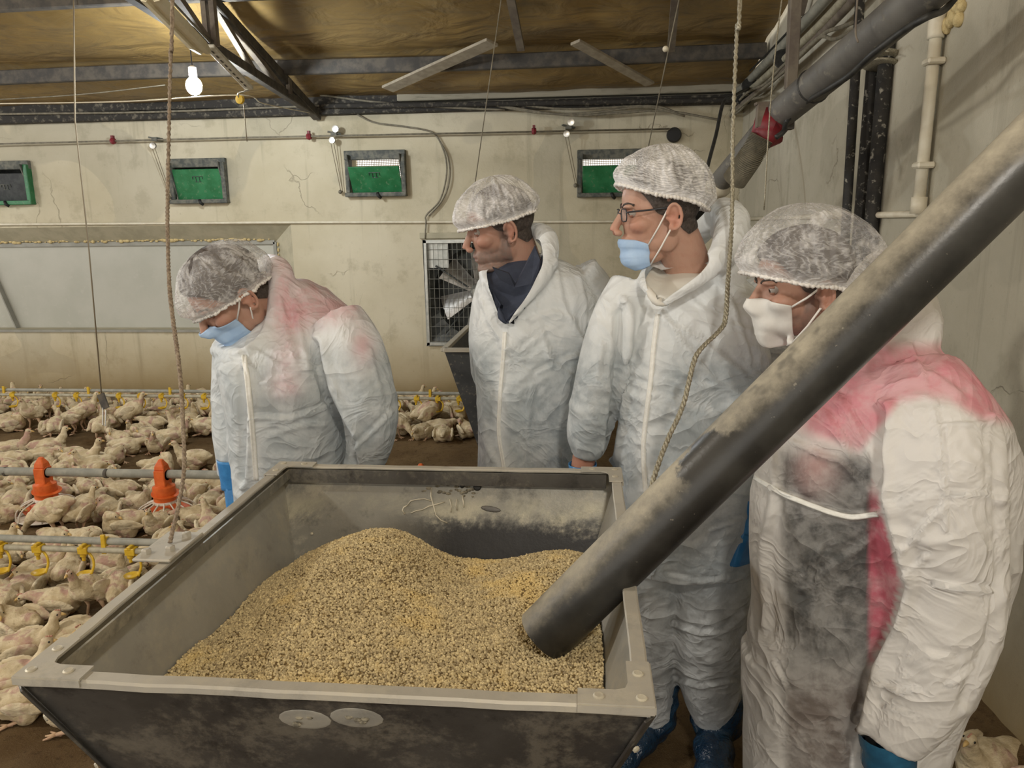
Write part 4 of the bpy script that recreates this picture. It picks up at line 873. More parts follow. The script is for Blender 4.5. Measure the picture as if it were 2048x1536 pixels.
MAT['eye_white'] = M('eye_white', (.40, .36, .33), rough=.4); MAT['iris'] = M('dark_iris', (.035, .02, .012), rough=.1)
def net_mat(name, dens, fine):
    t = NT(name); uv = t.tc.outputs['UV']; x, y, z = t.xyz(uv)
    wob = t.new('ShaderNodeTexNoise', {'Vector': uv, 'Scale': 7.0, 'Detail': 4.0}).outputs[0]
    u = t.math('ADD', t.math('MULTIPLY', x, 34.0), t.math('MULTIPLY', wob, 9.0))
    pl = t.math('POWER', t.math('ABSOLUTE', t.math('SINE', t.math('MULTIPLY', u, PI))), 7.0)
    u2 = t.math('ADD', t.math('MULTIPLY', y, 30.0), t.math('MULTIPLY', wob, 6.0)); cr = t.math('POWER', t.math('ABSOLUTE', t.math('SINE', t.math('MULTIPLY', u2, PI))), 3.0)
    cl = t.ramp(t.noise(17, 5, .65, dist=.8), .40, .66)
    al = t.math('ADD', dens, t.math('ADD', t.math('MULTIPLY', t.math('MULTIPLY', pl, t.ramp(y, 1.0, .2)), .20), t.math('ADD', t.math('MULTIPLY', cl, .38), t.math('MULTIPLY', cr, fine))), True)
    al = t.math('ADD', al, t.math('MULTIPLY', t.ramp(y, .14, .04), .5), True)
    t.set_b(Base_Color=(.84, .83, .83), Roughness=.5, Alpha=al, Specular_IOR_Level=.4); t.bump(t.math('ADD', pl, cl), .3, .006); return t.m
MAT['net'] = net_mat('hair_net', .24, .05); MAT['net_fine'] = net_mat('hair_net_crinkled', .22, .28); MAT['net_sheer'] = net_mat('sheer_hair_net', .13, .03)
MAT['mask_blue'] = M('blue_surgical_mask', (.42, .58, .80), (.36, .52, .76), 30, rough=.6, bump=.2, bscale=60)
MAT['mask_white'] = M('white_face_mask', (.76, .75, .72), (.70, .69, .66), 25, rough=.6, bump=.2, bscale=50)
MAT['loop'] = M('white_ear_loop', (.80, .77, .73), rough=.6)
MAT['glove'] = M('blue_nitrile_glove', (.055, .25, .56), (.04, .19, .46), 30, rough=.32, bump=.35, bscale=45)
MAT['glove_dark'] = M('deep_blue_glove', (.03, .145, .26), (.022, .10, .19), 22, rough=.25, bump=.3, bscale=40)
MAT['shoe_cover'] = M('blue_plastic_shoe_cover', (.006, .022, .05), (.018, .048, .085), 9, rough=.2, bump=.8, bscale=16, bdist=.03, spec=.6)
MAT['shirt'] = M('dark_blue_shirt', (.028, .036, .062), (.04, .05, .08), 25, rough=.75)
MAT['shirt_white'] = M('pale_shirt_collar', (.70, .68, .62), rough=.6)
MAT['zip'] = M('white_zip_tape', (.84, .84, .80), (.76, .76, .72), 90, rough=.5)
MAT['spectacle'] = M('dark_spectacle_frame', (.03, .03, .035), rough=.35)
t = NT('spectacle_lens'); t.set_b(Base_Color=(.95, .97, .98), Roughness=.03, Alpha=.18, Specular_IOR_Level=.6); MAT['lens'] = t.m

# ---- head
def head_mesh(s, neck_to, jowl=0.0):
    mb = MB(); E = lambda c, r, rot=None: mb.ell(np.array(c)*s, tuple(k*s for k in r), rot, 20, 14)
    E((-.006, 0, .045), (.098, .0765, .087)); E((.036, 0, .048), (.057, .062, .058)); E((.036, 0, -.015), (.057, .058, .072))
    E((.022, 0, -.058), (.066, .052, .040)); E((.080, 0, -.088), (.019, .023, .017)); E((.068, 0, -.058), (.035, .037, .030))
    if jowl: E((.045, 0, -.095), (.055, .047, .026*jowl))
    for y in (-1, 1):
        E((.055, y*.040, -.014), (.031, .024, .023)); E((-.006, y*.043, -.048), (.032, .019, .038)); E((.082, y*.024, .031), (.014, .024, .008)); E((.108, y*.0125, -.031), (.011, .008, .009))
        # ear
        c = np.array((-.012, y*.079, -.004)); pts = []
        for a in np.linspace(-2.3, 2.4, 15):
            pts.append((c + np.array((-.004-.0165*math.cos(a*1.0+.25), y*(.012+.005*math.cos(a)), .0+.031*math.sin(-a+PI*0)+0*a))) * s)
        pts = [(c+np.array((-.003+.017*math.cos(a), y*(.010+.006*(1-math.cos(a))*.5), .004+.030*math.sin(a))))*s for a in np.linspace(.15, PI*1.55, 15)]
        mb.tube(pts, .0046*s, 8); E((c[0]-.002, y*.0835, .003), (.014, .008, .025)); E((c[0]+.003, y*.084, -.026), (.008, .006, .011)); E((c[0]+.012, y*.079, -.002), (.005, .008, .007))
    mb.tube([np.array(p)*s for p in ((.088, 0, .026), (.102, 0, .004), (.114, 0, -.016), (.118, 0, -.026))], [.0085*s, .0095*s, .0115*s, .0125*s], 12)
    E((.093, 0, -.0555), (.0115, .023, .0055)); E((.0915, 0, -.0655), (.0115, .020, .0068))
    n = np.array(neck_to)/s; a = np.array((-.022, 0, -.015)); b = a*.45+n*.55+np.array((-.004, 0, 0))
    mb.tube(spline([a*s, b*s, n*s], 5), [.060*s]*8+[.064*s, .068*s, .076*s][:3], 20)
    me = remesh(mb, .0031, 4, .5); V = get_v(me)
    def brush(c, r, d):
        nonlocal V
        w = np.exp(-(((V-np.array(c)*s)**2).sum(1))/(r*s)**2)[:, None]; V = V + w*np.array(d)*s
    for y in (-1, 1):
        brush((.088, y*.031, .015), .013, (-.011, 0, 0)); brush((.075, y*.045, -.045), .018, (-.004, -y*.003, 0)); brush((.112, y*.008, -.037), .0045, (-.002, 0, .005))
        brush((-.010, y*.090, .002), .009, (0, -y*.006, 0)); brush((.05, y*.066, .045), .02, (0, -y*.004, 0))
    for yy in np.linspace(-.021, .021, 7): brush((.104-abs(yy)*.35, yy, -.0605), .0042, (-.0045, 0, 0))
    brush((.10, 0, -.076), .010, (-.004, 0, 0)); set_v(me, V); return me
def paint_head(me, s, tone, beard=None, hairline=None, ruddy=.5):
    V = get_v(me)/s; c = np.tile(np.array(tone), (len(V), 1)); g = lambda p, r: np.exp(-((V-np.array(p))**2).sum(1)/r**2)[:, None]
    red = np.array((tone[0]*1.02, tone[1]*.62, tone[2]*.55))
    w = ruddy*(g((.118, 0, -.028), .016)+.8*g((.07, .05, -.02), .024)+.8*g((.07, -.05, -.02), .024)+1.1*g((-.012, .092, -.004), .026)+1.1*g((-.012, -.092, -.004), .026)); w = np.clip(w, 0, .8); c = c*(1-w)+red*w
    lip = np.clip((g((.107, 0, -.055), .012)+g((.105, .012, -.058), .009)+g((.105, -.012, -.058), .009)+g((.105, 0, -.066), .012)), 0, .75); c = c*(1-lip)+np.array((.33, .14, .115))*lip
    if beard is not None:
        x, y, z = V.T; m = sstep(-z, .028, .05)*sstep(x, -.012, .012)*sstep(z, -.135, -.105) + sstep(-z, -.03, .0)*sstep(x, -.012, -.004)*sstep(.022-x, .0, .012)*(z > -.09)
        m *= (1-.8*np.clip(g((.107, 0, -.060), .014)[:, 0], 0, 1)); m *= np.clip(.9+.25*fbm(V*160, 3, 2), 0, 1); m = np.clip(m, 0, 1)[:, None]*beard[3]; c = c*(1-m)+np.array(beard[:3])*m
    so = np.clip(.55*(g((.086, .031, .012), .015)+g((.086, -.031, .012), .015)), 0, .5); c = c*(1-so)+np.array(tone)*.55*so
    hm = hair_mask(V)[:, None]; c = c*(1-hm*.8)+np.array((.07, .052, .043))*hm*.8
    set_col(me, 'skin', np.concatenate([c, np.ones((len(V), 1))], 1))
def hair_mask(V):
    x, y, z = V.T
    line = np.interp(x, [-.11, -.06, -.025, .004, .022, .045, .07, .10], [-.030, -.052, -.020, .000, .006, .045, .072, .085])
    ear = sstep(np.abs(y), .0735, .0765)*(z < .042)*(x > -.05)*(x < .02)
    return np.clip(sstep(z, line-.010, line+.022)*(1-ear), 0, 1)
def frame(fwd, upv, o):
    f = np.array(fwd)/np.linalg.norm(fwd); l = np.cross(upv, f); l /= np.linalg.norm(l); u = np.cross(f, l)
    return Matrix(((f[0], l[0], u[0], o[0]), (f[1], l[1], u[1], o[1]), (f[2], l[2], u[2], o[2]), (0, 0, 0, 1)))
def head_frame(px, py, D, turn, pitch, tilt=0.0):
    """turn: degrees from image-left towards the camera; pitch: degrees down; the origin is the middle of the head at ear height"""
    t = math.radians(turn); p = math.radians(pitch); h = -RTH*math.cos(t) - FWH*math.sin(t)
    f = h*math.cos(p) - np.array([0, 0, 1.])*math.sin(p); u = h*math.sin(p)+np.array([0, 0, 1.])*math.cos(p); l = np.cross(u, f)
    a = math.radians(tilt); u2 = u*math.cos(a)+l*math.sin(a); return frame(f, u2, atD(px, py, D))

def hair_net(Mx, s, parent, mat, rim=(8, -8, -24), puff=(1.0, 1.0, 1.0), droop=0.0, seed=1, label=None):
    nu, nv = 220, 56; C = np.array((-.008, 0, .042)); th = np.linspace(0, 2*PI, nu+1); vv = np.linspace(0, 1, nv)
    TH, VV = np.meshgrid(th, vv); ct = np.cos(TH); st = np.sin(TH)
    er = np.radians(np.where(ct > 0, rim[1]+(rim[0]-rim[1])*ct**1.3 if False else rim[1]+(rim[0]-rim[1])*np.abs(ct)**1.3, rim[1]+(rim[2]-rim[1])*np.abs(ct)**1.3))
    e = er+(PI/2-er)*VV; ce = np.cos(e); se = np.sin(e)
    rx = np.where(ct > 0, .108*puff[0], .122*puff[1]); R = 1/np.sqrt((ce*ct/rx)**2+(ce*st/(.098*max(1, (puff[0]+puff[1])*.475)))**2+(se/(.108*puff[2]))**2)
    P = np.stack([TH*0+np.cos(TH)*7, np.sin(TH)*7, VV*5], -1).reshape(-1, 3)
    rip = .0020*np.sin(TH*34+7*fbm(P*.6, seed, 2).reshape(TH.shape))*(1-VV)**.8*sstep(VV, .0, .12) + .0100*fbm(P*.5, seed+5, 3).reshape(TH.shape)*(1-VV**3)
    tuck = 1-sstep(VV, .0, .14); R = R*(1-.13*tuck) + rip + .0035*np.sin(TH*70)*sstep(.06-VV, 0, .05)
    X = C[0]+R*ce*ct; Y = C[1]+R*ce*st; Z = C[2]+R*se - droop*sstep(-ct, .0, 1)*(1-VV)*.02
    V = np.stack([X, Y, Z], -1).reshape(-1, 3)*s; w = nu+1
    f = [(j*w+i, j*w+i+1, (j+1)*w+i+1, (j+1)*w+i) for j in range(nv-1) for i in range(nu)]
    me = bpy.data.meshes.new('hair_net'); me.from_pydata([tuple(p) for p in V], [], f); uv = me.uv_layers.new(name='UVMap')
    U = np.stack([TH/(2*PI), VV], -1).reshape(-1, 2); li = np.empty(len(me.loops), np.int32); me.loops.foreach_get('vertex_index', li); uv.data.foreach_set('uv', U[li].astype(np.float32).ravel())
    xf(me, Mx); me.update(); o = link_mesh('hair_net', me, mat, parent, True)
    # gathered elastic band
    mb = MB(); pts = []
    for i in range(nu):
        p = V[i]*1.004; pts.append(Vector(Mx @ Vector(p)))
    pts.append(pts[0]); rr = [.0042*s*(1+.35*math.sin(i*2.1)+.25*math.sin(i*.77)) for i in range(len(pts))]
    mb.tube(pts, rr, 7, False); mb.build('elastic_band', MAT['loop'], o, smooth=True); return o
def bvh_of(me): bm = bmesh.new(); bm.from_mesh(me); b = BVHTree.FromBMesh(bm); bm.free(); return b
def surgical_mask(Mx, hm, s, parent, mat, zt, zb, umax=62, pleats=3, ear_top=(-.006, .090, .022), ear_bot=(-.004, .088, -.022), dz=0.0):
    bv = bvh_of(hm); nu, nv = 45, 26; us = np.radians(np.linspace(-umax, umax, nu)); R = np.zeros((nv, nu)); Z = np.zeros((nv, nu)); ax = .012*s
    for j in range(nv):
        for i, u in enumerate(us):
            k = j/(nv-1); k2 = (abs(u)/us[-1])**2; a = zt-.016*k2*1.0; b = zb+.012*k2; z = (a+(b-a)*k)*s; Z[j, i] = z
            d = Vector((math.cos(u), math.sin(u), 0)); h = bv.ray_cast(Vector((ax, 0, max(z, -.098*s)))+d*.3, -d); R[j, i] = (.3-h[3]) if h[0] is not None else .05
            if z < -.098*s: R[j, i] *= max(.35, 1-((-.098*s-z)/(.03*s))**2*.4)
    for _ in range(14):
        S = R.copy(); S[1:-1, 1:-1] = (R[:-2, 1:-1]+R[2:, 1:-1]+R[1:-1, :-2]+R[1:-1, 2:])/4; R = np.maximum(R, S)
    for _ in range(2):
        S = R.copy(); S[1:-1, 1:-1] = (R[:-2, 1:-1]+R[2:, 1:-1]+R[1:-1, :-2]+R[1:-1, 2:])/4; R = .4*R+.6*S
    V = []
    for j in range(nv):
        for i, u in enumerate(us):
            k = j/(nv-1); e = 1-(abs(u)/us[-1])**4; r = R[j, i]+.005*s+.0022*s*(((k*pleats*1.0+.25) % 1.0))*e*(0 if k > .86 else 1)
            V.append((ax+r*math.cos(u), r*math.sin(u), Z[j, i]))
    f = [(j*nu+i, j*nu+i+1, (j+1)*nu+i+1, (j+1)*nu+i) for j in range(nv-1) for i in range(nu-1)]
    mb = MB(); mb.add([tuple(Mx @ Vector(p)) for p in V], f); o = mb.build('face_mask', mat, parent, smooth=True)
    m = o.modifiers.new('thick', 'SOLIDIFY'); m.thickness = .0016; m.offset = 0
    for sd, i0 in ((-1, 0), (1, nu-1)):
        for row, tgt in ((1, ear_top), (nv-2, ear_bot)):
            a = Vector(V[row*nu+i0]); b = Vector((tgt[0]*s, sd*tgt[1]*s, tgt[2]*s)); mid = a.lerp(b, .5)+Vector((0, sd*.006*s, 0))
            q = MB(); q.tube([Mx @ p for p in (a, mid, b, b+Vector((-.014*s, -sd*.006*s, 0)))], .0022, 6); q.build('ear_loop', MAT['loop'], o, smooth=True)
    return o
def eyes(Mx, s, parent, gaze=(1, 0, -.2), lid=.004, tone=(.5, .3, .22), brow=True, hm=None, browcol='hair'):
    for y in (-1, 1):
        c = Vector((.0725*s, y*.0315*s, .0165*s)); g = Vector(gaze).normalized(); q = g.to_track_quat('Z', 'Y').to_matrix(); mb = MB(); r = .0122*s
        mb.ell(c, (r, r, r), q, 18, 14); o = mb.build('eye', [MAT['eye_white'], MAT['iris']], parent)
        for p in o.data.polygons:
            d = (Vector(p.center)-c).normalized(); p.material_index = 1 if d.dot(g) > .88 else 0; p.use_smooth = True
        o.data.transform(Mx)
        # lids: slices of a slightly larger sphere
        mb = MB(); r2 = r*1.10; v = []; f = []; n = 14
        for a0, a1 in ((lid/.0122, 1.35), (-1.2, -.50)):
            b0 = len(v)
            for j in range(5):
                a = a0+(a1-a0)*j/4
                for i in range(n): t_ = -1.25+2.5*i/(n-1); v.append(c+Vector((r2*math.cos(a)*math.cos(t_), r2*math.cos(a)*math.sin(t_), r2*math.sin(a))))
            f += [(b0+j*n+i, b0+j*n+i+1, b0+(j+1)*n+i+1, b0+(j+1)*n+i) for j in range(4) for i in range(n-1)]
        mb.add([Mx @ p for p in v], f); e = mb.build('eyelid', MAT['skin'], parent, smooth=True); m = e.modifiers.new('thick', 'SOLIDIFY'); m.thickness = .0014
        set_col(e.data, 'skin', np.tile(np.array((tone[0]*.8, tone[1]*.72, tone[2]*.7, 1)), (len(e.data.vertices), 1)))
        if brow and hm is not None:
            bv = bvh_of(hm); pts = []
            for yy, zz in ((.012, .031), (.022, .037), (.034, .039), (.046, .034)):
                h = bv.ray_cast(Vector((.2, y*yy*s, zz*s)), Vector((-1, 0, 0))); pts.append(Mx @ (h[0]+Vector((.0005, 0, 0))) if h[0] is not None else Mx @ Vector((.085*s, y*yy*s, zz*s)))
            mb = MB(); mb.tube(spline(pts, 5), [.003*s]+[.0046*s]*13+[.003*s]*2, 7, flat=.7) if False else mb.tube(spline(pts, 5), .0031*s, 7); mb.build('eyebrow', MAT[browcol], parent, smooth=True)
def hair_shell(Mx, hm, s, parent, vol=0.0):
    me = hm.copy(); V = get_v(me); N = get_n(me); m = hair_mask(V/s); V = V+N*((m*.0045+vol*m*sstep(V[:, 2]/s, .015, .06)*(1+.35*fbm(V*28, 8, 2))+.0012*fbm(V*90, 4, 2)*m)*s)[:, None]; set_v(me, V); keep_faces(me, m > .35, 10); xf(me, Mx); me.name = 'hair'
    return link_mesh('hair', me, MAT['hair'], parent, True)

# ---- garment
def torso(mb, rows, n=36, ex=2.4):
    rings = []
    for r in rows:
        l, rr, py, D, dh = r[:5]; c = atD((l+rr)/2, py, D); a = abs((atD(rr, py, D)-atD(l, py, D)) @ RTH)/2; R = []
        for j in range(n):
            t = 2*PI*j/n; ct, st = math.cos(t), math.sin(t); R.append(c + RTH*a*math.copysign(abs(ct)**(2/ex), ct) + FWH*dh*math.copysign(abs(st)**(2/ex), st))
        rings.append(R)
    mb.loft(rings)
def limb(mb, pts, n=16, k=4):
    P = spline([np.append(atD(p[0], p[1], p[2]), p[3]) for p in pts], k); mb.tube([p[:3] for p in P], [p[3] for p in P], n)
def poly_dist(px, py, poly):
    d = np.full(px.shape, 1e9); along = np.zeros(px.shape)
    for (x0, y0), (x1, y1) in zip(poly[:-1], poly[1:]):
        L2 = (x1-x0)**2+(y1-y0)**2; t = np.clip(((px-x0)*(x1-x0)+(py-y0)*(y1-y0))/L2, 0, 1); dx = px-x0-t*(x1-x0); dy = py-y0-t*(y1-y0); q = np.hypot(dx, dy)
        sg = np.sign(dx*(y1-y0)-dy*(x1-x0)); along = np.where(q < d, sg, along); d = np.minimum(d, q)
    return d, along
def inside(px, py, poly):
    r = np.zeros(px.shape, bool); n = len(poly)
    for i in range(n):
        (x0, y0), (x1, y1) = poly[i], poly[(i+1) % n]
        c = ((y0 > py) != (y1 > py)) & (px < (x1-x0)*(py-y0)/((y1-y0) if y1 != y0 else 1e-9)+x0); r ^= c
    return r
def garment(mb, voxel, it, folds, seed, amp=.007, zscale=(5, 5, 13), dmax=None):
    me = remesh(mb, voxel, it); V = get_v(me); N = get_n(me)
    wp = np.stack([fbm(V*3+7, seed, 2), fbm(V*3+31, seed+1, 2), fbm(V*3+57, seed+2, 2)], 1)*.09; Q = V+wp
    rid = lambda A, sd: np.clip(1-2.6*np.abs(vnoise(A, sd)), 0, 1)**1.6
    c, s_ = math.cos(.6), math.sin(.6); X = Q @ RTH; Y = Q @ FWH; Z = Q[:, 2]
    A = np.stack([(X*c+Z*s_)*3.2, Y*4, (-X*s_+Z*c)*12], 1); B = np.stack([(X*c-Z*s_)*3.2, Y*4, (X*s_+Z*c)*12], 1)
    gate = sstep(fbm(V*4.5, seed+9, 2), -.15, .35); gate2 = sstep(fbm(V*4.5+20, seed+12, 2), -.15, .35)
    d = amp*(rid(A, seed+3)*gate+rid(B, seed+4)*gate2) + amp*.75*fbm(V*np.array((6, 6, 8)), seed+5, 3)
    V = V+N*d[:, None]
    px, py, zc = project(V); front = (N*(V-CAM)).sum(1) < 0; D = (V-CAM) @ FWH
    for f in folds:
        poly, w, h = f[0], f[1]*(.62 if f[2] > 0 else 1), f[2]*(.72 if f[2] > 0 else 1); dist, sg = poly_dist(px, py, poly); dm = dist*zc/F_PX; ok = front & (dm < 4*w)
        if len(f) > 3 and f[3] is not None: ok &= D < f[3]
        if len(f) > 4: ok &= D > f[4]
        prof = h*np.exp(-(dm/w)**2) - .7*h*np.exp(-((dm-2.0*w)/w)**2)*(sg > 0); V = V+N*(np.where(ok, prof, 0))[:, None]
    set_v(me, V); return me
def ribbon(name, me, pix, width, thick, mat, parent, ridges=1, lift=.001):
    bv = bvh_of(me); pts = []; ns = []
    P = spline([(x, y, 0) for x, y in pix], 8)
    for p in P:
        d = ray(p[0], p[1]); h = bv.ray_cast(Vector(CAM), Vector(d).normalized())
        if h[0] is not None: pts.append(np.array(h[0])); n = np.array(h[1]); ns.append(n if n @ d < 0 else -n)
    if len(pts) < 3: return None
    for _ in range(3):
        pts = [pts[0]]+[(pts[i-1]+pts[i]*2+pts[i+1])/4 for i in range(1, len(pts)-1)]+[pts[-1]]; ns = [ns[0]]+[(ns[i-1]+ns[i]*2+ns[i+1])/4 for i in range(1, len(ns)-1)]+[ns[-1]]
    rings = []
    for i, p in enumerate(pts):
        tg = pts[min(i+1, len(pts)-1)]-pts[max(i-1, 0)]; tg /= np.linalg.norm(tg)+1e-9; n = ns[i]-tg*(ns[i] @ tg); n /= np.linalg.norm(n)+1e-9; b = np.cross(tg, n); c = p+n*lift
        w = width/2; pr = [(-w, -.004), (-w, thick*.4), (-w*.55, thick), (-w*.18, thick*.5), (w*.18, thick*.5), (w*.55, thick), (w, thick*.4), (w, -.004)]
        rings.append([c+b*u+n*h for u, h in pr])
    mb = MB(); mb.loft(rings); return mb.build(name, mat, parent, smooth=True)
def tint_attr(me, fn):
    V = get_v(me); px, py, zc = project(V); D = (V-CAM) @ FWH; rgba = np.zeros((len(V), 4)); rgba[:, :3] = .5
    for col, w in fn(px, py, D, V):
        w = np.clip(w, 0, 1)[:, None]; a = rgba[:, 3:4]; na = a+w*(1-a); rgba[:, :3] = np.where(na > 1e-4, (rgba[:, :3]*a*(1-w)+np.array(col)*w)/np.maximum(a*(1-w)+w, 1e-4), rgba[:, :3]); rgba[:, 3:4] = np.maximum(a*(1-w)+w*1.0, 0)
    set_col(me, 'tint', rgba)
def blob(px, py, cx, cy, rx, ry): return np.exp(-(((px-cx)/rx)**2+((py-cy)/ry)**2))
def below(a, b, w): return sstep(a-b, -w, w)

# ---- hands (gloves): x along the fingers, y towards the thumb, z back of the hand
def hand_mesh(curl=.35):
    mb = MB(); mb.loft([[(x, y*w+o, z*h) for y, z in ((-1, -.6), (-.6, -1), (.6, -1), (1, -.6), (1, .6), (.6, 1), (-.6, 1), (-1, .6))] for x, w, h, o in ((-.005, .028, .019, 0), (.03, .036, .017, .001), (.07, .041, .014, .001), (.095, .039, .012, 0))])
    for y, L, x0, a0 in ((.030, .072, .088, .10), (.010, .080, .094, .03), (-.011, .074, .090, -.05), (-.030, .058, .080, -.14)):
        p = np.array((x0-.02, y*.92, .0)); pts = [p]; a = curl*.3
        for seg in (.02, .45, .32, .23):
            l = L*seg if seg > .1 else .02; p = p+np.array((math.cos(a)*l*math.cos(a0), l*math.sin(a0)*math.cos(a), -math.sin(a)*l)); pts.append(p); a += curl
        mb.tube(spline(pts, 3), [.0105]*5+[.0098]*3+[.0092]*3+[.0086, .0075], 10)
    mb.tube(spline([(.015, .022, -.004), (.040, .046, -.012), (.065, .060, -.020), (.088, .062, -.030)], 4), [.015]*4+[.0125]*5+[.011, .0105, .0095, .008], 10)
    me = remesh(mb, .0030, 2); 
    cu = MB(); cu.tube(spline([(.006, 0, 0), (-.04, 0, 0), (-.085, 0, .0)], 5), [.030, .030, .030, .031, .032, .033, .034, .035, .036, .037, .038], 18, False)
    return me, cu
HAND = {}
def glove(parent, name, wrist, direction, dorsal, right, mat, curl=.35, cuff=True):
    if curl not in HAND: HAND[curl] = hand_mesh(curl)
    me, cu = HAND[curl]; d = np.array(direction, float); d /= np.linalg.norm(d); z = np.array(dorsal, float); z -= d*(z @ d); z /= np.linalg.norm(z); y = np.cross(z, d)
    if not right: pass
    sgn = -1 if right else 1     # thumb side
    Mx = Matrix(((d[0], sgn*y[0], z[0], wrist[0]), (d[1], sgn*y[1], z[1], wrist[1]), (d[2], sgn*y[2], z[2], wrist[2]), (0, 0, 0, 1)))
    m2 = me.copy(); xf(m2, Mx)
    if right: m2.flip_normals()
    o = link_mesh(name, m2, mat, parent, True)
    if cuff:
        q = MB(); q.add([tuple(Mx @ Vector(p)) for p in cu.v], cu.f); c = q.build('glove_cuff', mat, o, smooth=True); k = c.modifiers.new('t', 'SOLIDIFY'); k.thickness = .0015
    return o
def shoe(parent, ankle, heading, mat, name='shoe_cover', top=.24, seed=0):
    h = np.array(heading, float); h[2] = 0; h /= np.linalg.norm(h); sd = np.array((-h[1], h[0], 0)); a = np.array(ankle, float); g = np.array((a[0], a[1], 0))
    mb = MB(); E = lambda x, y, z, r: mb.ell(g+h*x+sd*y+np.array((0, 0, z)), r, Matrix(((h[0], sd[0], 0), (h[1], sd[1], 0), (0, 0, 1))), 18, 12)
    E(.0, 0, .065, (.085, .060, .063)); E(.10, 0, .052, (.10, .058, .050)); E(.17, .0, .042, (.062, .056, .040)); mb.tube([g+np.array((0, 0, .06)), g+np.array((0, 0, top))], [.070, .082], 16)
    me = remesh(mb, .007, 3); V = get_v(me); N = get_n(me); V += N*(.010*fbm(V*16, seed, 3)+.007*np.clip(1-3*np.abs(vnoise(V*np.array((9, 9, 18)), seed+2)), 0, 1))[:, None]; V[:, 2] = np.maximum(V[:, 2], .004); set_v(me, V)
    return link_mesh(name, me, mat, parent, True)
def finish_coverall(me, parent, mat, cut=None, dcut=None):
    inner = None
    if cut is not None:
        V = get_v(me); px, py, zc = project(V); N = get_n(me); D = (V-CAM) @ FWH; m = inside(px, py, cut) & (D < dcut)
        inner = me.copy(); keep_faces(me, ~m, 14)
    return link_mesh('coverall', me, mat, parent, True), inner
def inner_shirt(inner, poly, dcut, parent, mat, inset=.016, name='shirt'):
    V = get_v(inner); N = get_n(inner); px, py, zc = project(V); D = (V-CAM) @ FWH; m = inside(px, py, poly) & (D < dcut); set_v(inner, V-N*inset); keep_faces(inner, m); return link_mesh(name, inner, mat, parent, True)
def local(Mx, p): return np.array(Mx.inverted() @ Vector(p))
LEFT = -RTH; TOCAM = -FWH; UPV = np.array((0, 0, 1.0))
LEGS_ON = True
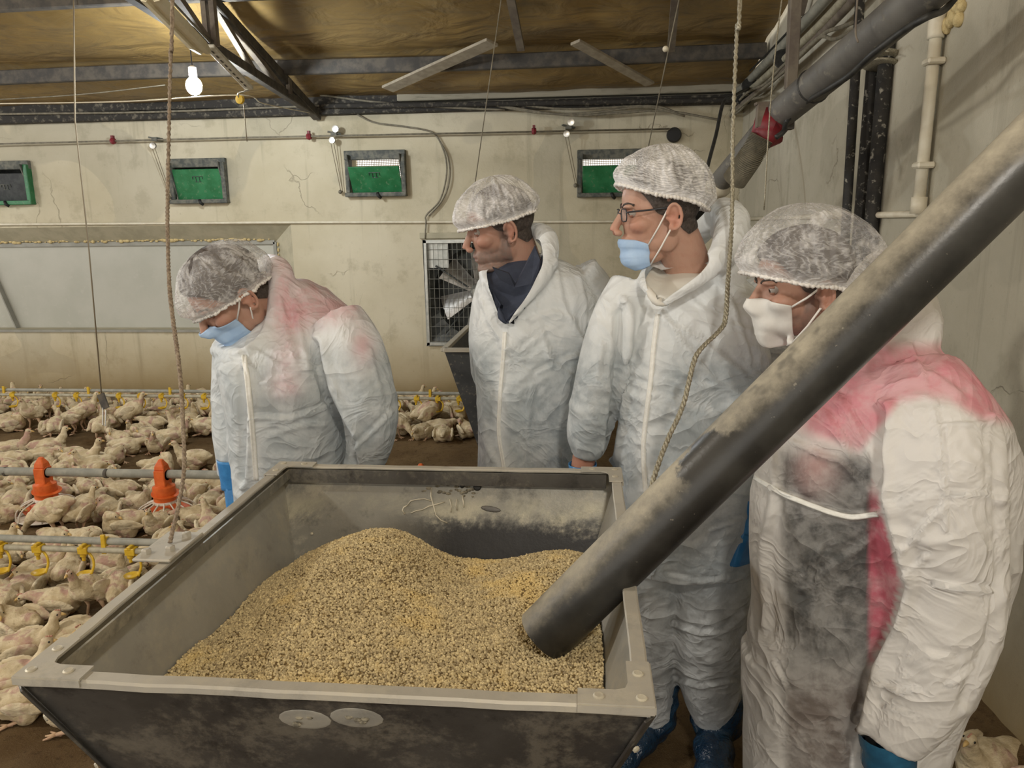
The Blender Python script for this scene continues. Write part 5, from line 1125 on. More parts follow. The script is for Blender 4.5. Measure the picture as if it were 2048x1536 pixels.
# ------------------------------------------------ 1: stooping man at the left
def man_stooping():
    base = atD(570, 1240, 2.12); base[2] = 0
    R = thing('person', 'stooping person with head bowed, blue mask, pink showing at the white shoulders', 'person', base)
    mb = MB()
    torso(mb, [(545, 612, 560, 2.16, .07), (552, 660, 588, 2.17, .10), (535, 700, 622, 2.16, .125), (500, 708, 655, 2.14, .150), (462, 708, 688, 2.11, .165), (440, 706, 715, 2.09, .173), (452, 700, 765, 2.08, .178), (464, 694, 835, 2.10, .178), (472, 690, 905, 2.12, .178), (478, 690, 980, 2.14, .178), (482, 690, 1060, 2.16, .17)])
    limb(mb, [(672, 640, 2.06, .078), (700, 692, 2.03, .088), (722, 760, 2.00, .085), (742, 840, 2.00, .076), (735, 905, 2.03, .062), (712, 958, 2.06, .047)])
    limb(mb, [(474, 690, 2.16, .065), (464, 760, 2.14, .058), (461, 840, 2.12, .052), (462, 900, 2.11, .048), (463, 952, 2.10, .040)])
    for x0, d in ((540, 2.10), (630, 2.18)): limb(mb, [(x0, 1050, d, .11), (x0, 1130, d, .10), (x0, 1230, d+.01, .085), (x0, 1350, d+.02, .075), (x0, 1400, d+.02, .07)])
    # hood roll round the neck
    limb(mb, [(512, 540, 2.24, .022), (540, 528, 2.20, .030), (562, 545, 2.12, .036), (560, 590, 2.08, .032), (552, 635, 2.04, .026), (530, 672, 2.00, .018), (492, 702, 1.95, .012)])
    limb(mb, [(512, 540, 2.24, .022), (480, 600, 2.30, .03), (450, 680, 2.24, .026), (440, 702, 2.06, .018), (485, 706, 1.95, .012)])
    F = [([(632, 690), (640, 740), (655, 790), (700, 880), (708, 930)], .011, -.022, None), ([(484, 740), (487, 790), (487, 880), (484, 960)], .009, -.020), ([(505, 835), (580, 838), (660, 812)], .008, .010), ([(520, 765), (590, 745), (640, 728)], .007, .006),
         ([(700, 905), (760, 850), (785, 822)], .008, .010), ([(720, 800), (770, 765)], .007, .007), ([(590, 600), (605, 680), (620, 740)], .012, .009), ([(560, 600), (590, 720)], .010, .006), ([(500, 770), (560, 760), (600, 750)], .006, .005), ([(510, 700), (560, 730), (640, 730)], .007, .006), ([(540, 870), (610, 850), (655, 850)], .009, .006), ([(740, 700), (765, 800)], .010, .006)]
    me = garment(mb, .0078, 3, F, 11, .0050)
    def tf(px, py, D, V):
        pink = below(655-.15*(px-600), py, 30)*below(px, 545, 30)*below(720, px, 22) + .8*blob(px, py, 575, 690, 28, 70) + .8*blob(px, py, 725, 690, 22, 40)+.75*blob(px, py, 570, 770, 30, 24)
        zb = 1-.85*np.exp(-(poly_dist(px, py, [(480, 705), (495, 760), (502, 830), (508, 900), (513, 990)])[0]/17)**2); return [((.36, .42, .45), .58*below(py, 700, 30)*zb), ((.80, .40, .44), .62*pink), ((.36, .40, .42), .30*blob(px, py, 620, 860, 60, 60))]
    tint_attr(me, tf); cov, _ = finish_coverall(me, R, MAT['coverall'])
    ribbon('zip', me, [(488, 712), (495, 760), (502, 830), (508, 900), (513, 960)], .014, .004, MAT['zip'], cov)
    Mx = head_frame(466, 596, 2.05, 34, 38, 4); s = 1.02
    hm = head_mesh(s, local(Mx, atD(560, 610, 2.16))); paint_head(hm, s, (.45, .265, .195), None, ruddy=.3); me2 = hm.copy(); xf(me2, Mx); b = link_mesh('body', me2, MAT['skin'], R, True)
    hair_shell(Mx, hm, s, b, .012); eyes(Mx, s, b, (1, 0, -.6), -.001, (.42, .24, .17), True, hm)
    hair_net(Mx, s, R, MAT['net_sheer'], (-8, -18, -24), (1.26, 1.10, .97), .4, 3)
    surgical_mask(Mx, hm, s, R, MAT['mask_blue'], -.012, -.112, 66)
    glove(R, 'glove', atD(463, 972, 2.09), (-.05, .0, -1), LEFT*.9+TOCAM*.2, True, MAT['glove'], .35)
    glove(R, 'glove', atD(706, 965, 2.06), LEFT*.5-UPV*.9, TOCAM, False, MAT['glove'], .35)
    for x0, d in ((540, 2.12), (630, 2.20)): p = atD(x0, 1400, d); shoe(R, p, LEFT*.7+TOCAM*.7, MAT['shoe_cover'], seed=int(x0))
# ------------------------------------------------ 2: bare-faced man with dark shirt
def man_open_collar():
    base = atD(1075, 1240, 2.2); base[2] = 0
    R = thing('person', 'bearded person without a mask, dark shirt showing in the open coverall', 'person', base)
    mb = MB()
    torso(mb, [(1015, 1092, 508, 2.24, .075), (985, 1132, 524, 2.23, .11), (962, 1172, 550, 2.21, .135), (945, 1194, 598, 2.20, .145), (940, 1192, 680, 2.19, .155), (950, 1190, 760, 2.19, .162), (957, 1190, 850, 2.20, .165), (955, 1192, 930, 2.20, .165), (955, 1192, 1010, 2.20, .16), (962, 1188, 1090, 2.2, .15)])
    limb(mb, [(1150, 548, 2.22, .070), (1182, 595, 2.23, .077), (1190, 660, 2.28, .076), (1186, 715, 2.37, .068), (1130, 790, 2.44, .055), (1080, 830, 2.46, .045)])
    limb(mb, [(990, 565, 2.26, .052), (978, 620, 2.28, .056), (972, 690, 2.34, .054), (985, 770, 2.42, .055), (1030, 815, 2.46, .045)])
    for x0, d in ((1015, 2.19), (1135, 2.22)): limb(mb, [(x0, 1080, d, .115), (x0, 1160, d, .105), (x0, 1260, d+.01, .09), (x0, 1380, d+.02, .075), (x0, 1420, d+.02, .07)])
    limb(mb, [(1052, 466, 2.30, .018), (1075, 462, 2.24, .026), (1093, 478, 2.16, .032), (1094, 515, 2.11, .032), (1078, 560, 2.06, .024), (1048, 605, 2.035, .014), (1012, 652, 2.03, .009)])
    limb(mb, [(1052, 466, 2.30, .018), (1010, 500, 2.36, .026), (972, 540, 2.24, .024), (984, 580, 2.09, .014), (1000, 625, 2.04, .009), (1010, 655, 2.03, .007)])
    F = [([(1080, 645), (1100, 720), (1150, 760), (1180, 770)], .010, .008), ([(1060, 640), (1110, 625), (1150, 640), (1165, 690)], .012, .008), ([(1110, 520), (1125, 600), (1150, 660)], .010, .007), ([(965, 722), (1040, 720), (1180, 712)], .006, .006), ([(960, 720), (1000, 690)], .008, .007),
         ([(1010, 700), (980, 640), (960, 600)], .010, .007), ([(1075, 745), (1180, 700)], .008, .007), ([(1045, 700), (1100, 655)], .008, .006), ([(1150, 520), (1170, 600), (1172, 690)], .010, .006), ([(975, 780), (965, 860), (985, 920)], .012, .008), ([(1060, 830), (1055, 900), (1050, 935)], .007, .006), ([(1165, 680), (1195, 690), (1182, 720)], .008, .010), ([(1180, 660), (1188, 720)], .010, -.015)]
    me = garment(mb, .0078, 3, F, 23, .0048)
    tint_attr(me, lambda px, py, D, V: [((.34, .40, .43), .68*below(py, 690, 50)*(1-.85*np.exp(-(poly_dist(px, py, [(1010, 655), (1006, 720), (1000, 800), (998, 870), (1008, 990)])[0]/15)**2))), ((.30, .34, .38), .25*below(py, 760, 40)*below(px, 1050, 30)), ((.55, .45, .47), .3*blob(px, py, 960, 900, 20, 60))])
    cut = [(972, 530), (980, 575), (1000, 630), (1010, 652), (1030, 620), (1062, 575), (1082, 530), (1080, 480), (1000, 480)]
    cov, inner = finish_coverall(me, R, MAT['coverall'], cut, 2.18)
    sh = inner_shirt(inner, [(960, 500), (968, 600), (1008, 668), (1050, 630), (1100, 560), (1100, 510), (980, 505)], 2.3, R, MAT['shirt'], .014)
    # shirt collar points
    mb = MB(); mb.loft([[atD(*p) for p in q] for q in (((985, 535, 2.05), (1000, 560, 2.03), (1030, 575, 2.03), (1018, 548, 2.055)), ((984, 533, 2.06), (1000, 556, 2.05), (1032, 568, 2.05), (1018, 545, 2.07)))]); mb.build('shirt_collar', MAT['shirt'], sh)
    mb = MB(); mb.loft([[atD(*p) for p in q] for q in (((1030, 575, 2.02), (1062, 568, 2.02), (1080, 520, 2.07), (1070, 495, 2.12)), ((1030, 568, 2.05), (1062, 560, 2.05), (1080, 515, 2.10), (1070, 490, 2.14)))]); mb.build('shirt_collar', MAT['shirt'], sh)
    ribbon('zip', me, [(1010, 664), (1006, 720), (1000, 800), (998, 870), (1008, 935), (1010, 990)], .012, .004, MAT['zip'], cov)
    Mx = head_frame(1004, 462, 2.22, 6, 13, 2); s = .97
    hm = head_mesh(s, local(Mx, atD(1048, 545, 2.24)), jowl=.7); paint_head(hm, s, (.41, .24, .178), (.13, .11, .10, .72), ruddy=.45); me2 = hm.copy(); xf(me2, Mx); b = link_mesh('body', me2, MAT['skin'], R, True)
    hair_shell(Mx, hm, s, b); eyes(Mx, s, b, (1, 0, -.45), .0012, (.38, .2, .14), True, hm)
    hair_net(Mx, s, R, MAT['net'], (-5, -7, -2), (1.34, 1.0, 1.10), .0, 8)
    glove(R, 'glove', atD(1072, 835, 2.46), LEFT+.0*UPV-UPV*.4, FWH, False, MAT['glove'], .5)
    glove(R, 'glove', atD(1038, 822, 2.52), -LEFT-UPV*.4, FWH, True, MAT['glove'], .5)
    for x0, d in ((1015, 2.21), (1135, 2.24)): p = atD(x0, 1420, d); shoe(R, p, LEFT*.4+TOCAM*.8, MAT['shoe_cover'], seed=int(x0))
# ------------------------------------------------ 3: man with glasses
def man_glasses():
    base = atD(1380, 1480, 2.0); base[2] = 0
    R = thing('person', 'tall person wearing glasses with blue mask pulled down under the nose', 'person', base)
    mb = MB()
    torso(mb, [(1338, 1425, 528, 1.90, .078), (1300, 1468, 545, 1.89, .115), (1268, 1502, 574, 1.88, .14), (1250, 1522, 620, 1.87, .152), (1243, 1530, 700, 1.86, .16), (1238, 1530, 780, 1.86, .165), (1238, 1528, 860, 1.87, .17), (1230, 1522, 950, 1.88, .172), (1232, 1514, 1040, 1.89, .168), (1240, 1508, 1120, 1.9, .15)])
    limb(mb, [(1272, 575, 1.86, .066), (1240, 640, 1.84, .070), (1214, 720, 1.83, .069), (1196, 790, 1.84, .064), (1180, 850, 1.86, .058), (1176, 888, 1.87, .050), (1170, 912, 1.875, .034)])
    limb(mb, [(1500, 580, 1.90, .072), (1536, 680, 1.94, .072), (1545, 790, 1.97, .067), (1528, 900, 1.88, .058), (1506, 1000, 1.80, .048), (1499, 1040, 1.78, .038)])
    limb(mb, [(1296, 1100, 1.91, .105), (1296, 1180, 1.93, .100), (1296, 1270, 1.98, .088), (1298, 1370, 2.03, .076), (1302, 1430, 2.05, .065)])
    limb(mb, [(1420, 1110, 1.90, .120), (1415, 1200, 1.92, .118), (1414, 1290, 1.96, .108), (1422, 1380, 2.0, .088), (1430, 1440, 2.02, .060)])
    # crumpled hood behind the neck and collar edges
    limb(mb, [(1428, 440, 2.0, .03), (1445, 428, 1.93, .040), (1462, 440, 1.86, .042), (1462, 470, 1.80, .042), (1448, 505, 1.75, .036), (1420, 535, 1.70, .026), (1370, 575, 1.69, .014), (1320, 610, 1.695, .009)])
    limb(mb, [(1450, 450, 1.90, .045), (1470, 480, 1.86, .045), (1460, 530, 1.82, .05), (1420, 570, 1.78, .05)])
    limb(mb, [(1428, 440, 2.0, .03), (1385, 480, 2.03, .03), (1320, 530, 1.92, .026), (1290, 560, 1.78, .016), (1303, 590, 1.71, .010), (1318, 610, 1.695, .008)])
    F = [([(1240, 620), (1236, 690), (1234, 770), (1230, 850), (1222, 905)], .011, -.022), ([(1322, 625), (1370, 690), (1430, 765), (1500, 800)], .010, .010), ([(1330, 640), (1400, 680), (1490, 750)], .009, .008), ([(1330, 760), (1410, 775), (1490, 765), (1520, 748)], .007, .010), ([(1235, 755), (1290, 775), (1310, 790)], .008, .008), ([(1230, 725), (1280, 722)], .006, .006),
         ([(1300, 620), (1270, 680), (1245, 720)], .010, .007), ([(1345, 780), (1360, 840), (1400, 870)], .012, .009), ([(1340, 800), (1420, 830), (1480, 800)], .010, .007), ([(1205, 690), (1195, 760), (1225, 785)], .008, .009), ([(1180, 820), (1210, 850), (1205, 900)], .008, .008), ([(1225, 640), (1230, 720)], .010, .008),
         ([(1250, 600), (1265, 650), (1245, 720)], .010, .006), ([(1340, 1150), (1400, 1165), (1480, 1150)], .006, .008), ([(1350, 1250), (1400, 1268), (1450, 1262), (1490, 1225)], .008, .012), ([(1380, 1140), (1440, 1150)], .006, .006), ([(1400, 1190), (1440, 1205)], .005, .005), ([(1350, 1360), (1400, 1375), (1470, 1362)], .008, .009), ([(1440, 560), (1470, 620), (1500, 720)], .010, .008), ([(1380, 600), (1440, 640), (1500, 660)], .008, .006), ([(1420, 1060), (1480, 1040)], .007, .008), ([(1430, 1090), (1490, 1080)], .007, .007)]
    me = garment(mb, .0072, 3, F, 37, .0048)
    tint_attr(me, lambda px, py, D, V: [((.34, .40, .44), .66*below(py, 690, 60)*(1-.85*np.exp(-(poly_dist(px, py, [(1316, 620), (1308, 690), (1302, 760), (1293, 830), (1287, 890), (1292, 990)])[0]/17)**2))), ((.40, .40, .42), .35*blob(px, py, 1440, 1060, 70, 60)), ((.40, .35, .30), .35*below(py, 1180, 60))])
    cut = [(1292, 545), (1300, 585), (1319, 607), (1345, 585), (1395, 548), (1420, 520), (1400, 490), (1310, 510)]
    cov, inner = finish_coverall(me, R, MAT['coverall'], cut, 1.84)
    inner_shirt(inner, [(1280, 530), (1290, 590), (1318, 616), (1352, 592), (1400, 555), (1430, 520), (1400, 480), (1300, 500)], 1.95, R, MAT['shirt_white'], .018)
    ribbon('zip', me, [(1316, 628), (1308, 690), (1302, 760), (1293, 830), (1287, 890), (1289, 950), (1292, 990)], .012, .004, MAT['zip'], cov)
    Mx = head_frame(1319, 434, 1.85, 2, 4, 0); s = .955
    hm = head_mesh(s, local(Mx, atD(1378, 545, 1.90)), jowl=.8); paint_head(hm, s, (.50, .30, .222), None, ruddy=.55); me2 = hm.copy(); xf(me2, Mx); b = link_mesh('body', me2, MAT['skin'], R, True)
    hair_shell(Mx, hm, s, b); eyes(Mx, s, b, (1, 0, -.35), .0022, (.45, .25, .18), True, hm)
    hair_net(Mx, s, R, MAT['net_fine'], (22, 2, -17), (1.30, 1.10, 1.24), .0, 14)
    surgical_mask(Mx, hm, s, R, MAT['mask_blue'], -.046, -.128, 60, 3, (-.004, .088, .024), (-.006, .086, -.030))
    g = thing('glasses', 'x', 'x'); g.parent = None
    for k in ('label', 'category'): del g[k]
    set_parent(g, R)
    P = lambda x, y, z: Mx @ Vector((x*s, y*s, z*s))
    for y in (-1, 1):
        ring = [P(.098-.10*(abs(q[0])-.033)**2*3-.004*(abs(q[0]) > .045), q[0], q[1]) for q in [(y*(.0335+.0245*math.copysign(abs(math.cos(a))**.65, math.cos(a))), .012+.0155*math.copysign(abs(math.sin(a))**.65, math.sin(a))) for a in np.linspace(0, 2*PI, 25)]]
        mb = MB(); mb.tube(ring, .0016*s, 6, False); mb.build('rim', MAT['spectacle'], g, smooth=True)
        mb = MB(); mb.add(ring[:-1], [tuple(range(24))]); mb.build('lens', MAT['lens'], g)
        mb = MB(); mb.tube([P(.094, y*.058, .018), P(.088, y*.066, .019), P(.04, y*.077, .020), P(-.012, y*.081, .022), P(-.03, y*.081, .004)], .0022*s, 6); mb.build('temple', MAT['spectacle'], g, smooth=True)
    mb = MB(); mb.tube([P(.099, -.010, .016), P(.104, 0, .018), P(.099, .010, .016)], .0016*s, 6); mb.build('bridge', MAT['spectacle'], g)
    # bare wrist and blue glove of the hanging right hand
    mb = MB(); mb.tube(spline([atD(1172, 895, 1.875), atD(1168, 915, 1.88), atD(1165, 935, 1.88)], 4), .030, 16); w = mb.build('wrist', MAT['skin'], R, smooth=True); set_col(w.data, 'skin', np.tile(np.array((.48, .24, .17, 1)), (len(w.data.vertices), 1)))
    glove(R, 'glove', atD(1166, 988, 1.885), (.02, 0, -1), TOCAM*.6+LEFT*.6, True, MAT['glove'], .35)
    glove(R, 'glove', atD(1494, 1058, 1.765), -UPV+LEFT*.1, TOCAM*.7-LEFT*.5, False, MAT['glove'], .5)
    shoe(R, atD(1302, 1440, 2.06), TOCAM*.6+LEFT*.5, MAT['shoe_cover'], seed=5); shoe(R, atD(1432, 1452, 2.02), TOCAM*.9+LEFT*.25, MAT['shoe_cover'], seed=9, top=.2)
# ------------------------------------------------ 4: man at the right edge
def man_right():
    base = atD(1720, 1700, 1.5); base[2] = 0
    R = thing('person', 'nearest person, white mask, pink and dark clothes showing through the white coverall', 'person', base)
    mb = MB()
    torso(mb, [(1690, 1800, 655, 1.52, .08), (1648, 1852, 688, 1.52, .12), (1612, 1900, 728, 1.51, .15), (1585, 1948, 772, 1.50, .165), (1556, 1990, 832, 1.49, .17), (1535, 2014, 900, 1.49, .172), (1508, 2018, 1000, 1.49, .172), (1506, 2012, 1100, 1.49, .172), (1512, 1985, 1200, 1.49, .172), (1505, 1945, 1300, 1.49, .17), (1498, 1905, 1400, 1.49, .17), (1494, 1872, 1500, 1.49, .17), (1494, 1868, 1600, 1.50, .16)])
    limb(mb, [(1825, 770, 1.42, .092), (1852, 830, 1.36, .106), (1866, 910, 1.31, .110), (1872, 1010, 1.295, .108), (1885, 1130, 1.29, .101), (1880, 1250, 1.285, .097), (1840, 1370, 1.28, .086), (1800, 1440, 1.28, .072), (1780, 1478, 1.28, .060)], 20)
    limb(mb, [(1660, 760, 1.60, .065), (1605, 870, 1.63, .06), (1585, 980, 1.64, .053), (1575, 1080, 1.64, .047), (1572, 1150, 1.64, .040)])
    limb(mb, [(1592, 1300, 1.50, .118), (1590, 1400, 1.51, .115), (1588, 1500, 1.53, .105), (1590, 1640, 1.56, .085), (1592, 1740, 1.57, .072)])
    limb(mb, [(1770, 1300, 1.45, .125), (1765, 1400, 1.45, .12), (1758, 1500, 1.46, .108), (1752, 1640, 1.49, .088), (1748, 1750, 1.50, .072)])
    # hood bunched behind the neck
    limb(mb, [(1640, 690, 1.38, .03), (1700, 680, 1.36, .035), (1762, 640, 1.40, .042), (1790, 580, 1.47, .048), (1785, 535, 1.54, .045), (1740, 560, 1.62, .04), (1660, 640, 1.62, .035)])
    limb(mb, [(1795, 560, 1.50, .05), (1815, 610, 1.50, .055), (1810, 660, 1.50, .07), (1790, 700, 1.5, .08)])
    SL = 1.33
    F = [([(1765, 830), (1757, 900), (1755, 1000), (1785, 1110), (1801, 1170), (1780, 1250), (1742, 1330), (1716, 1440)], .010, -.026), ([(1978, 860), (1985, 1000), (1992, 1150), (1975, 1290), (1930, 1400)], .010, -.009), ([(1868, 800), (1880, 900), (1890, 990), (1893, 1060)], .006, .007, SL), ([(1880, 850), (1980, 845)], .005, .007, SL), ([(1893, 990), (1985, 988)], .005, .007, SL), ([(1780, 1005), (1840, 995)], .005, .007, SL), ([(1815, 1095), (1850, 1050), (1890, 1010)], .007, .010, SL), ([(1870, 1170), (1990, 1185)], .006, .010, SL), ([(1800, 1165), (1850, 1115)], .007, .008, SL),
         ([(1765, 1370), (1800, 1385), (1835, 1380)], .006, .010, SL), ([(1900, 1370), (1950, 1335)], .007, .008, SL), ([(1810, 1330), (1850, 1310), (1900, 1320)], .010, .006, SL), ([(1770, 1415), (1800, 1420), (1830, 1440)], .006, .008, SL), ([(1980, 830), (1985, 1000), (1990, 1150), (1970, 1290)], .008, .007),
         ([(1545, 975), (1620, 1010), (1695, 1035), (1760, 1025)], .007, .012, None, 1.2), ([(1580, 880), (1640, 910), (1680, 922), (1740, 985)], .008, .010, None, 1.2), ([(1650, 830), (1690, 890), (1700, 920)], .010, .010), ([(1680, 800), (1720, 870), (1760, 950)], .012, .010), ([(1550, 900), (1545, 1000), (1525, 1100), (1530, 1250)], .014, .010), ([(1820, 690), (1850, 760)], .008, .006), ([(1640, 1100), (1600, 1180), (1700, 1110), (1740, 1080)], .010, .006), ([(1640, 1140), (1628, 1220), (1640, 1300)], .006, .006), ([(1545, 1320), (1575, 1380)], .005, .008), ([(1760, 740), (1840, 730), (1920, 790)], .010, .006)]
    me = garment(mb, .0066, 3, F, 53, .0034)
    def tf(px, py, D, V):
        body = below(np.interp(py, [700, 790, 830, 900, 1000, 1100, 1170, 1250, 1330, 1450, 1520], [1900, 1800, 1768, 1760, 1757, 1783, 1802, 1780, 1742, 1717, 1700]), px, 4); sh = np.interp(px, [1550, 1660, 1720, 1760, 1800, 1850, 1900, 1960, 2040], [850, 880, 900, 850, 800, 790, 800, 835, 850])
        pink = below(sh, py, 18)*below(py, 690, 18)*below(px, 1600, 30); cuff = below(px, 1560+.02*(py-900), 14)
        dark = below(py, 905+.10*(px-1600), 25)*below(1742, px, 6)*cuff*body*(1-.45*below(py, 1330, 120)); strip = below(px, 1738, 6)*below(py, 985, 25)*below(1350, py, 40)*below(1830, px, 20)*body
        patch = blob(px, py, 1632, 935, 42, 50); belt = np.exp(-((poly_dist(px, py, [(1545, 975), (1620, 1010), (1695, 1035), (1770, 1025)])[0]/7)**2))*body
        low = below(py, 1360, 60)*body*cuff
        return [((.115, .117, .115), .99*dark), ((.20, .165, .145), .85*low), ((.62, .40, .38), .8*patch*body), ((.62, .13, .19), .92*strip), ((.78, .27, .33), .86*pink), ((.40, .38, .34), .4*body*below(1575, px, 30)*below(py, 900, 40)), ((.75, .74, .70), .75*belt), ((.52, .49, .44), .35*body*below(px, 1960, 25)*below(py, 850, 30))]
    tint_attr(me, tf); cov, _ = finish_coverall(me, R, MAT['coverall_warm'])
    ribbon('waist_elastic', me, [(1510, 955), (1560, 985), (1620, 1010), (1695, 1034), (1755, 1028)], .010, .003, MAT['zip'], cov)
    Mx = head_frame(1600, 584, 1.50, 4, 5, 0); s = .885
    hm = head_mesh(s, local(Mx, atD(1700, 690, 1.53))); paint_head(hm, s, (.45, .265, .195), (.05, .042, .04, .6), ruddy=.35); me2 = hm.copy(); xf(me2, Mx); b = link_mesh('body', me2, MAT['skin'], R, True)
    hair_shell(Mx, hm, s, b, .014); eyes(Mx, s, b, (1, 0, -.25), .0035, (.42, .24, .17), True, hm)
    hair_net(Mx, s, R, MAT['net_sheer'], (6, -11, -24), (1.40, 1.50, 1.42), .6, 21)
    surgical_mask(Mx, hm, s, R, MAT['mask_white'], -.002, -.118, 60, 1, (-.002, .09, .016), (-.004, .088, -.028))
    glove(R, 'glove', atD(1772, 1552, 1.28), -UPV+LEFT*.25, TOCAM*.8-LEFT*.3, False, MAT['glove_dark'], .35)
    mb = MB(); mb.tube(spline([atD(1776, 1462, 1.28), atD(1778, 1500, 1.28), atD(1774, 1560, 1.28)], 4), [.054]*4+[.050]*3+[.042]*2, 20, False); c = mb.build('glove_cuff', MAT['glove_dark'], R, smooth=True)
    glove(R, 'glove', atD(1572, 1165, 1.64), -UPV, FWH, True, MAT['glove_dark'], .5)
    shoe(R, atD(1592, 1745, 1.58), LEFT+TOCAM*.2, MAT['shoe_cover'], seed=15); shoe(R, atD(1748, 1760, 1.51), LEFT+TOCAM*.3, MAT['shoe_cover'], seed=19)
man_stooping(); man_open_collar(); man_glasses(); man_right()
# ================================================================== FLOCK
def bird_mat(name, c1, c2, pink, dirt):
    t = NT(name); rnd = t.new('ShaderNodeObjectInfo').outputs['Random']
    v = t.new('ShaderNodeVectorMath', {0: t.vec, 1: t.new('ShaderNodeCombineXYZ', {0: t.math('MULTIPLY', rnd, 37.0), 1: t.math('MULTIPLY', rnd, 11.0), 2: 0.0}).outputs[0]}, operation='ADD').outputs[0]
    c = t.mix(t.ramp(t.noise(16, 4, .6, vec=v), .38, .62), c1, c2)
    c = t.mix(t.math('MULTIPLY', t.ramp(t.noise(11, 4, .55, vec=v, dist=.5), .53, .66), .75), c, pink)
    c = t.mix(t.math('MULTIPLY', t.ramp(t.noise(22, 5, .65, vec=v), .56, .72), .6), c, dirt)
    t.set_b(Base_Color=c, Roughness=.9, Specular_IOR_Level=.15); t.bump(t.noise(75, 4, .65, vec=v, stretch=(.45, 1, 1)), .7, .008); return t.m
MAT['bird'] = bird_mat('cream_feathers', (.53, .43, .27), (.66, .56, .38), (.42, .235, .205), (.24, .165, .09))
MAT['wing'] = bird_mat('wing_feathers', (.62, .52, .35), (.72, .63, .45), (.48, .30, .25), (.32, .235, .14))
MAT['beak'] = M('pale_yellow_beak', (.62, .42, .16), rough=.5); MAT['shank'] = M('yellow_pink_shank', (.60, .42, .26), (.52, .33, .22), 40, rough=.6)
MAT['comb'] = M('pink_comb', (.52, .27, .19), rough=.6); MAT['bird_eye'] = M('dark_bird_eye', (.01, .008, .006), rough=.15)
def bird_parts(pose):
    lift = .105 if pose in ('stand', 'peck') else 0.0; mb = MB(); E = lambda c, r, rot=None: mb.ell(c, r, rot, 14, 10)
    tilt = {'stand': -.42, 'peck': .12}.get(pose, -.05); Rt = Matrix.Rotation(tilt, 3, 'Y')
    T = lambda p: tuple(Rt @ Vector((p[0], p[1], p[2]-.08)) + Vector((0, 0, .08+lift)))
    hgt = .072 if not lift else .080
    E(T((0, 0, hgt)), (.118, .082, .072), Rt); E(T((.06, 0, hgt-.004)), (.070, .068, .066), Rt)
    mb.tube([T((-.08, 0, hgt+.02)), T((-.13, 0, hgt+.035)), T((-.168, 0, hgt+.03))], [.052, .032, .012], 10)
    for y in (-1, 1): E(T((-.03, y*.058, hgt-.022)), (.058, .034, .046), Rt)
    nk = {'lie_up': [(.085, 0, .105), (.118, .004, .150), (.128, .01, .190)], 'lie_low': [(.085, 0, .098), (.130, .006, .118), (.165, .01, .118)],
          'lie_tuck': [(.080, 0, .105), (.085, .030, .140), (.050, .050, .150)], 'lie_side': [(.085, .0, .10), (.118, -.035, .125), (.125, -.075, .130)],
          'stand': [(.075, 0, .195), (.112, 0, .262), (.125, 0, .315)], 'peck': [(.095, 0, .165), (.155, 0, .130), (.190, 0, .085)]}[pose]
    hd = {'lie_up': ((.140, .012, .204), (1, .15, -.15)), 'lie_low': ((.186, .012, .114), (1, .1, -.3)), 'lie_tuck': ((.032, .058, .146), (-.8, .4, -.35)), 'lie_side': ((.130, -.095, .128), (.4, -1, -.2)),
          'stand': ((.138, 0, .330), (1, 0, -.12)), 'peck': ((.204, 0, .066), (.5, 0, -1))}[pose]
    mb.tube(spline(nk, 4), [.044, .040, .035, .031, .028, .026, .024, .022, .021], 12)
    hp = Vector(hd[0]); hf = Vector(hd[1]).normalized(); q = hf.to_track_quat('X', 'Z').to_matrix(); E(hp, (.027, .0195, .0195), q); E(hp+hf*.012-q @ Vector((0, 0, .006)), (.018, .015, .013), q)
    me = remesh(mb, .0085, 2); V = get_v(me); N = get_n(me); dh = np.linalg.norm(V-np.array(hp), axis=1); w = sstep(dh, .02, .07)
    sd = sum(map(ord, pose)); V = V+N*(w*(.0065*fbm(V*np.array((13, 26, 26)), sd, 3)+.0045*np.clip(1-2.5*np.abs(vnoise(V*np.array((16, 34, 34)), sd+3)), 0, 1)))[:, None]
    if not lift: V[:, 2] = np.maximum(V[:, 2], .003)
    set_v(me, V)
    parts = [('body', me, 'bird')]
    for y in (-1, 1):                        # folded wings
        m2 = MB(); m2.ell((0, 0, 0), (.085, .014, .042), None, 14, 10); m2.ell((-.06, 0, -.005), (.055, .010, .024), None, 12, 8); m2.tube([(-.06, 0, -.004), (-.12, 0, -.004)], [.020, .005], 8)
        wm = remesh(m2, .0075, 2); Rw = Matrix.Translation(Vector(T((-.008, y*.079, hgt+.016)))) @ (Matrix.Rotation(tilt, 4, 'Y') @ Matrix.Rotation(y*-.10, 4, 'Z') @ Matrix.Rotation(y*-.25, 4, 'X')); wm.transform(Rw)
        V = get_v(wm); N = get_n(wm); V += N*(.004*fbm(V*np.array((14, 20, 40)), 9+y, 3)+.003*np.clip(1-2.5*np.abs(vnoise(V*np.array((8, 30, 60)), 4)), 0, 1))[:, None]; set_v(wm, V); parts.append(('wing', wm, 'wing'))
    b = MB(); b.tube([hp+hf*.022, hp+hf*.036-Vector((0, 0, .002)), hp+hf*.045-Vector((0, 0, .005))], [.0085, .006, .0015], 8); parts.append(('beak', b.mesh('beak'), 'beak'))
    c = MB(); u = q @ Vector((0, 0, 1))
    for k in range(3): c.ell(hp+hf*(.016-.009*k)+u*.0185, (.0055, .0025, .0045+.001*(k == 1)), q, 7, 5)
    parts.append(('comb', c.mesh('comb'), 'comb'))
    for y in (-1, 1): e = MB(); e.ell(hp+q @ Vector((.008, y*.0175, .004)), (.0042, .0028, .0042), q, 8, 6); parts.append(('eye', e.mesh('eye'), 'bird_eye'))
